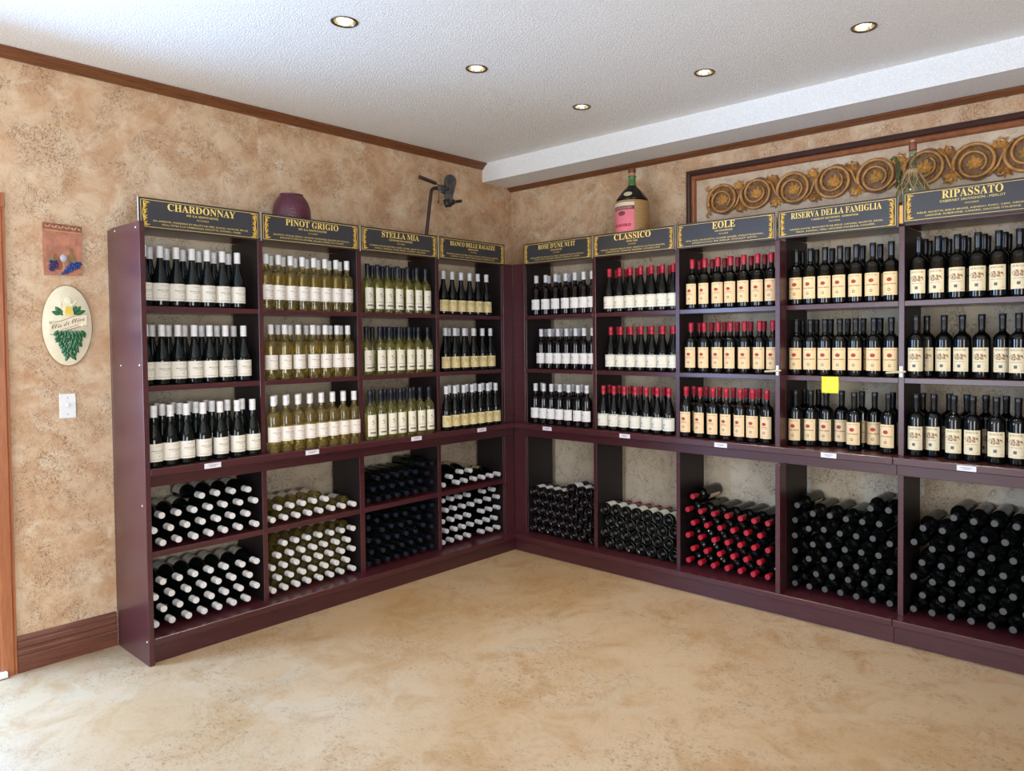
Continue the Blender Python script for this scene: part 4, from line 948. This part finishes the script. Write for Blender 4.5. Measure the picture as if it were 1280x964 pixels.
# glass carafe with spout, cork and rope net
def thin_glass(name, rgb):
    n = NT(name)
    tr = n.n('ShaderNodeBsdfTransparent'); tr.inputs[0].default_value = lin(rgb)
    gl = n.n('ShaderNodeBsdfGlossy'); gl.inputs['Roughness'].default_value = .04
    lw = n.n('ShaderNodeLayerWeight'); lw.inputs['Blend'].default_value = .28
    mx = n.n('ShaderNodeMixShader')
    n.l(n.math('ADD', n.math('MULTIPLY', lw.outputs['Facing'], .55), .05), mx.inputs[0]); n.l(tr.outputs[0], mx.inputs[1]); n.l(gl.outputs[0], mx.inputs[2])
    n.l(mx.outputs[0], n.out.inputs['Surface'])
    return n.m
M_CAR = thin_glass('pale_green_glass', (222, 234, 212))
M_CAR2 = thin_glass('green_glass_spout', (168, 200, 150))
cf = empty('carafe', Matrix.Translation((3.222, -.235, TOPZ)), 'pale green glass carafe with curved spout and rope net, before the frieze', 'carafe')
cp = [(0, .002), (.060, 0), (.078, .010), (.092, .05), (.098, .095), (.094, .145), (.080, .19), (.060, .232), (.040, .265), (.026, .29), (.019, .315), (.0175, .35), (.0175, .385), (.020, .388), (.020, .396), (.0165, .397)]
done(lathe_bm(cp, 32), 'body', M_CAR, cf, smooth=True)
bm = bmesh.new(); addtube(bm, [(-.060, -.012, .205), (-.067, -.012, .26), (-.068, -.012, .31), (-.072, -.012, .345), (-.082, -.012, .366), (-.096, -.012, .372), (-.108, -.012, .362)], [.018, .0135, .0115, .0105, .0095, .0085, .007], 10)
done(bm, 'spout', M_CAR2, cf, smooth=True)
done(lathe_bm([(.0185, .398), (.0205, .400), (.0205, .428), (.0185, .430), (.0185, .440), (0, .441)], 18), 'stopper_wrap', plain('faded_red_foil', (134, 74, 60), .5, .25), cf, smooth=True, autosmooth=40)
done(lathe_bm([(.010, .441), (.011, .452), (0, .453)], 12), 'cork', plain('pale_cork', (190, 178, 160), .8), cf, smooth=True)
M_ROPE = plain('straw_rope', (186, 152, 108), .85, .2, 200)
bm = bmesh.new()
def rad_at(z):
    for (r0, z0), (r1, z1) in zip(cp, cp[1:]):
        if z0 <= z <= z1 and z1 > z0: return r0 + (r1 - r0) * (z - z0) / (z1 - z0)
    return .1
for k in range(10):
    for d in (1, -1):
        addtube(bm, [((rad_at(.30 - .26 * t) + .003) * math.cos(2 * PI * k / 10 + d * 1.3 * t), (rad_at(.30 - .26 * t) + .003) * math.sin(2 * PI * k / 10 + d * 1.3 * t), .30 - .26 * t) for t in [i / 12 for i in range(13)]], .0018, 5)
for zz, r_ in ((.285, .031), (.292, .029), (.278, .034)): addtube(bm, [(r_ * math.cos(2 * PI * i / 16), r_ * math.sin(2 * PI * i / 16), zz) for i in range(16)], .0035, 5, closed=True)
done(bm, 'rope_net', M_ROPE, cf)
bm = bmesh.new()
rnd = random.Random(3)
for k in range(7):
    a = -2.2 + rnd.random() * 1.6; ln = .02 + rnd.random() * .03
    bx, by = .030 * math.cos(a), .030 * math.sin(a)
    addtube(bm, [(bx, by, .285), (bx * (1 + ln * 10), by * (1 + ln * 10), .272 - .01 * rnd.random()), (bx * (1 + ln * 22), by * (1 + ln * 16), .235 - .05 * rnd.random())], [.0028, .0022, .001], 4)
done(bm, 'raffia_tuft', M_ROPE, cf)

# old hand corker on a bent pipe
ck = empty('hand_corker', Matrix.Translation((.25, -1.125, TOPZ)), 'old iron hand corker with wooden handle on a bent pipe, against the wall', 'bottle corker')
M_IRON = plain('grey_cast_iron', (84, 84, 84), .55, .35, 30, metal=.4, bump=.3)
M_IRON_D = plain('black_iron', (30, 26, 26), .5)
M_PIPE = plain('dark_brown_pipe', (48, 32, 28), .45)
M_HAND = plain('dark_wood_handle', (54, 32, 28), .45, .2)
def P(y, z, x=.25): return (x - .25, y + 1.125, z - TOPZ)
bm = bmesh.new(); addtube(bm, [P(-1.130, TOPZ + .005), P(-1.100, 2.40), P(-1.062, 2.645), P(-1.054, 2.678), P(-1.036, 2.694), P(-1.005, 2.702)], .0125, 10); done(bm, 'pipe', M_PIPE, ck, smooth=True)
bm = bmesh.new(); addtube(bm, [P(-1.006, 2.702), P(-.96, 2.706), P(-.905, 2.708)], [.0135, .017, .019], 10); addtube(bm, [P(-.985, 2.688), P(-.93, 2.675)], .010, 8); done(bm, 'socket', M_IRON, ck, smooth=True)
out = []
top, bot = (-.878, 2.775), (-.905, 2.625)
for i in range(17): a = math.radians(-12 + 204 * i / 16); out.append((top[0] + .050 * math.cos(a), top[1] + .042 * math.sin(a)))
for i in range(9): a = math.radians(192 + 156 * i / 8); out.append((bot[0] + .026 * math.cos(a), bot[1] + .02 * math.sin(a)))
bm = bmesh.new(); prism(bm, out, -.014, .014)
bmesh.ops.bevel(bm, geom=[e for e in bm.edges if abs(e.verts[0].co.z - e.verts[1].co.z) < 1e-6], offset=.005, segments=2, affect='EDGES')
done(bm, 'casting', M_IRON, ck, Matrix.Translation((0, 1.125, -TOPZ)) @ FL, smooth=True, autosmooth=40)
bm = bmesh.new()
prism(bm, [(top[0] + .030 * math.cos(a), top[1] - .006 + .030 * math.sin(a)) for a in [2 * PI * i / 18 for i in range(18)]], .014, .020)
addball(bm, (top[0] + .004, top[1] + .018, .019), .006)
addball(bm, (-.897, 2.668, .016), .013, 1, (1, 1.6, .6))
done(bm, 'boss', M_IRON, ck, Matrix.Translation((0, 1.125, -TOPZ)) @ FL)
bm = bmesh.new(); addtube(bm, [P(-.915, 2.735, .262), P(-.95, 2.724, .262), P(-1.00, 2.722, .262), P(-1.03, 2.731, .262)], .004, 6); done(bm, 'lever', M_BRASS, ck)
bm = bmesh.new(); addtube(bm, [P(-1.020, 2.727, .262), P(-1.028, 2.730, .262), P(-1.10, 2.741, .262), P(-1.168, 2.752, .262), P(-1.174, 2.753, .262)], [.008, .0125, .0135, .0135, .008], 10); done(bm, 'wooden_handle', M_HAND, ck, smooth=True)
bm = bmesh.new(); addtube(bm, [P(-.918, 2.632), P(-.912, 2.598), P(-.905, 2.580)], [.024, .022, .018], 10); addball(bm, P(-.885, 2.600), .020); done(bm, 'nozzle', M_IRON_D, ck, smooth=True)
bm = bmesh.new(); addtube(bm, [P(-.862, 2.622), P(-.853, 2.624)], .022, 12); done(bm, 'collar', M_BRASS, ck, smooth=True, autosmooth=40)
bm = bmesh.new(); addtube(bm, [P(-.885, 2.613), P(-.85, 2.624), P(-.80, 2.636), P(-.778, 2.642)], [.009, .009, .0115, .012], 8); done(bm, 'side_handle', M_IRON_D, ck, smooth=True)
bm = bmesh.new(); addtube(bm, [P(-.985, 2.693), P(-.988, 2.65), P(-.992, 2.60)], [.003, .003, .0035], 6); addtube(bm, [P(-.991, 2.615), P(-.993, 2.592)], .007, 8); done(bm, 'hanging_pin', M_BRASS, ck)

# ------------------------------------------------------------------ plaques and switch on the left wall
M_TERRA = plain('terracotta', (172, 112, 86), .7, .22, 24, bump=.25)
M_TERRA_D = plain('dark_terracotta_band', (136, 84, 64), .7, .3, 60)
M_TERRA_L = plain('pale_relief_edge', (196, 146, 104), .6, .15)
tl = wallroot('relief_tile', 'L', -3.240, 2.087, .0005, 'terracotta relief tile with wineglass, bottle and blue grapes on the wall', 'wall plaque')
bm = bmesh.new(); prism(bm, [(-.082, .127), (.084, .121), (.083, -.020), (.081, -.127), (-.080, -.133), (-.083, 0)], 0, .014); done(bm, 'slab', M_TERRA, tl)
bm = bmesh.new(); prism(bm, [(-.083, .128), (.085, .122), (.085, .094), (-.083, .099)], .0141, .018); done(bm, 'top_band', M_TERRA_D, tl)
bm = bmesh.new()
for k in range(11): addleaf(bm, (-.076 + k * .0142, .112 - k * .0005 - (.006 if k % 2 else -.004), .018), .9 if k % 2 else -.7, .018, .008, .003)
done(bm, 'band_carving', M_TERRA_L, tl)
bm = bmesh.new(); addtube(bm, [(-.08, .091, .015), (.084, .086, .015)], .003, 5); done(bm, 'cornice_line', M_TERRA_L, tl)
bm = bmesh.new(); addtube(bm, [(-.058, -.108, .015), (.06, -.11, .015)], .0025, 5); done(bm, 'ledge_line', M_TERRA_L, tl)
half = lambda prof, x, y: [(x + r, y + z) for r, z in prof] + [(x - r, y + z) for r, z in reversed(prof)]
bm = bmesh.new(); prism(bm, half([(.016, 0), (.015, .001), (.002, .004), (.0018, .038)], .002, -.104), .014, .018); done(bm, 'glass_stem', M_TERRA_L, tl)
bm = bmesh.new(); addball(bm, (.002, -.046, .015), .022, 2, (.82, 1, .45)); done(bm, 'glass_bowl', plain('grey_relief_glass', (176, 172, 172), .35), tl, smooth=True)
bm = bmesh.new(); prism(bm, half([(.016, 0), (.016, .07), (.012, .080), (.006, .088), (.005, .106), (.007, .107), (.007, .112)], .036, -.106), .014, .021); done(bm, 'relief_bottle', plain('olive_relief_bottle', (128, 100, 58), .5, .25, 50), tl)
bm = bmesh.new(); prism(bm, half([(.018, 0), (.026, .02), (.024, .045), (.010, .062), (.006, .072), (.008, .078)], -.034, -.104), .014, .019); done(bm, 'relief_flask', plain('rust_relief_flask', (150, 78, 56), .5, .2), tl)
rnd = random.Random(5)
def grapes(name, parent, cells, mat, r):
    bm = bmesh.new()
    for x, y in cells: addball(bm, (x + rnd.uniform(-.001, .001), y + rnd.uniform(-.001, .001), .016 + rnd.uniform(0, .006)), r, 1)
    return done(bm, name, mat, parent, smooth=True)
grapes('purple_grapes', tl, [(-.058 + i * .0095 + (.004 if j % 2 else 0), -.066 - j * .0088) for j in range(6) for i in range(4 - (j > 3) * (j - 3))], plain('purple_grapes_glaze', (62, 50, 96), .25, .3, 90), .0062)
grapes('blue_grapes', tl, [(.030 + i * .0100 - j * .0060 + (.004 if j % 2 else 0), -.070 - j * .0088 + i * .0016) for j in range(7) for i in range(6 - (j > 3) * (j - 3) - (j == 0))], plain('blue_grapes_glaze', (40, 66, 130), .22, .3, 90), .0068)
bm = bmesh.new()
for a in (.3, 1.5, 2.7): addleaf(bm, (-.046, -.060, .020), a, .018, .014, .004)
done(bm, 'relief_leaf', plain('relief_leaf_green', (92, 122, 66), .5), tl)

ov = wallroot('oval_plaque', 'L', -3.2275, 1.7015, .0005, 'cream oval plaque with olive oil cruet, banner and green leaves', 'wall plaque')
ov.matrix_world = ov.matrix_world @ Matrix.Rotation(math.radians(-5), 4, 'Z').inverted() if False else ov.matrix_world
M_CREAM = plain('cream_plaster_plaque', (222, 210, 178), .55, .05, 20)
M_EDGE = plain('brown_plaque_edge', (150, 116, 84), .6)
bm = bmesh.new()
lp = []
for r, z in ((1.0, 0), (1.0, .010), (.985, .0155), (.95, .018)):
    lp.append([bm.verts.new((.109 * r * math.cos(2 * PI * i / 48), .204 * r * math.sin(2 * PI * i / 48), z)) for i in range(48)])
for a, b in zip(lp, lp[1:]):
    for i in range(48): bm.faces.new((a[i], a[(i + 1) % 48], b[(i + 1) % 48], b[i]))
bm.faces.new(lp[-1]); bm.faces.new(lp[0][::-1])
done(bm, 'oval_body', M_CREAM, ov, smooth=True, autosmooth=35)
bm = bmesh.new(); addtube(bm, [(.1095 * math.cos(2 * PI * i / 48), .2045 * math.sin(2 * PI * i / 48), .006) for i in range(48)], .0028, 5, closed=True); done(bm, 'rim_line', M_EDGE, ov, smooth=True)
bm = bmesh.new(); prism(bm, half([(.020, 0), (.023, .012), (.017, .05), (.011, .068), (.013, .071), (.013, .074), (.010, .082), (.006, .090)], .0, .052), .018, .027)
addtube(bm, [(-.014, .112, .021), (-.030, .118, .021), (-.034, .100, .021), (-.022, .078, .021)], .0035, 6); addtube(bm, [(.012, .095, .021), (.028, .112, .021), (.038, .126, .021)], [.006, .004, .003], 6)
done(bm, 'cruet', plain('cruet_cream', (236, 226, 196), .3), ov)
bm = bmesh.new(); prism(bm, half([(.016, 0), (.0185, .010), (.014, .036), (.010, .044)], .002, .054), .027, .0285); done(bm, 'golden_oil', plain('golden_oil_glaze', (232, 196, 84), .35), ov)
bm = bmesh.new()
for c, a, ln in (((.028, .062), .9, .05), ((.026, .058), .35, .058), ((.03, .064), 1.4, .04), ((-.028, .060), 2.2, .045), ((-.03, .056), 2.8, .042), ((-.024, .05), 1.8, .04)): addleaf(bm, (c[0], c[1], .018), a, ln, .024, .007)
done(bm, 'upper_leaves', plain('glazed_leaf_green', (44, 106, 62), .3, .3, 60), ov)['kind'] = 'stuff'
bm = bmesh.new()
rnd = random.Random(11)
for j in range(11):
    yy = -.036 - j * .0122; half_w = .060 * (1 - j / 12.5)
    nn = max(2, int(8 - j * .55))
    for i in range(nn):
        x = -half_w + 2 * half_w * i / max(1, nn - 1) + .006
        addleaf(bm, (x * .82, yy + .012, .018 + .0007 * (11 - j)), -PI / 2 + x * 11 + rnd.uniform(-.35, .35), .036, .017, .007)
for i in range(10): addball(bm, (rnd.uniform(-.03, .045), rnd.uniform(-.07, -.02), .030), .003)
done(bm, 'hanging_leaves', plain('glazed_dark_leaf_green', (40, 96, 56), .3, .35, 60), ov)['kind'] = 'stuff'
bm = bmesh.new()
bend = lambda x: .020 * math.sin(x * 22) * .55 + x * .16
n = 16; top_, bot_ = [], []
for i in range(n + 1):
    x = -.082 + .164 * i / n
    top_.append((x, .036 + bend(x))); bot_.append((x, -.022 + bend(x)))
prism(bm, top_ + bot_[::-1], .0195, .0245)
addtube(bm, [(-.074 + .014 * math.cos(t) * (1 - t / 14), .036 + bend(-.074) + .010 * math.sin(t) * (1 - t / 14), .025) for t in [i * .6 for i in range(15)]], .0022, 5)
addtube(bm, [(.068 + .012 * math.cos(t + 2) * (1 - t / 14), -.022 + bend(.068) + .009 * math.sin(t + 2) * (1 - t / 14), .025) for t in [i * .6 for i in range(15)]], .0022, 5)
done(bm, 'banner', plain('banner_cream', (230, 216, 184), .45), ov)
bm = bmesh.new()
for edge in (top_, bot_): addtube(bm, [(x, y, .0245) for x, y in edge], .0013, 4)
done(bm, 'banner_outline', M_EDGE, ov)
M_BROWN_INK = plain('brown_lettering', (92, 74, 54), .6)
text_mesh('script_lettering', SCRIPT('Olio di Oliva'), .145, .026, .0, .004, .0250, M_BROWN_INK, ov, bend=bend)
text_mesh('small_lettering', 'EXTRA VERGINE', .072, .0062, .006, -.012, .0250, M_BROWN_INK, ov, bend=bend)

sw = wallroot('light_switch', 'L', -3.2345, 1.2925, .0005, 'white light switch plate on the plaster wall under the oval plaque', 'light switch')
box('plate', -.036, .036, -.0625, .0625, 0, .006, M_WHITE, sw, .002)
box('toggle_surround', -.007, .007, -.014, .014, .006, .0068, M_TAG, sw, .0004)
bm = bmesh.new(); addbox(bm, -.0045, .0045, -.002, .011, .0068, .016, .001); done(bm, 'toggle', M_WHITE, sw)
for yy in (.042, -.042):
    bm = bmesh.new(); addball(bm, (0, yy, .0062), .0032, 1, (1, 1, .4)); done(bm, 'screw', M_INK, sw)
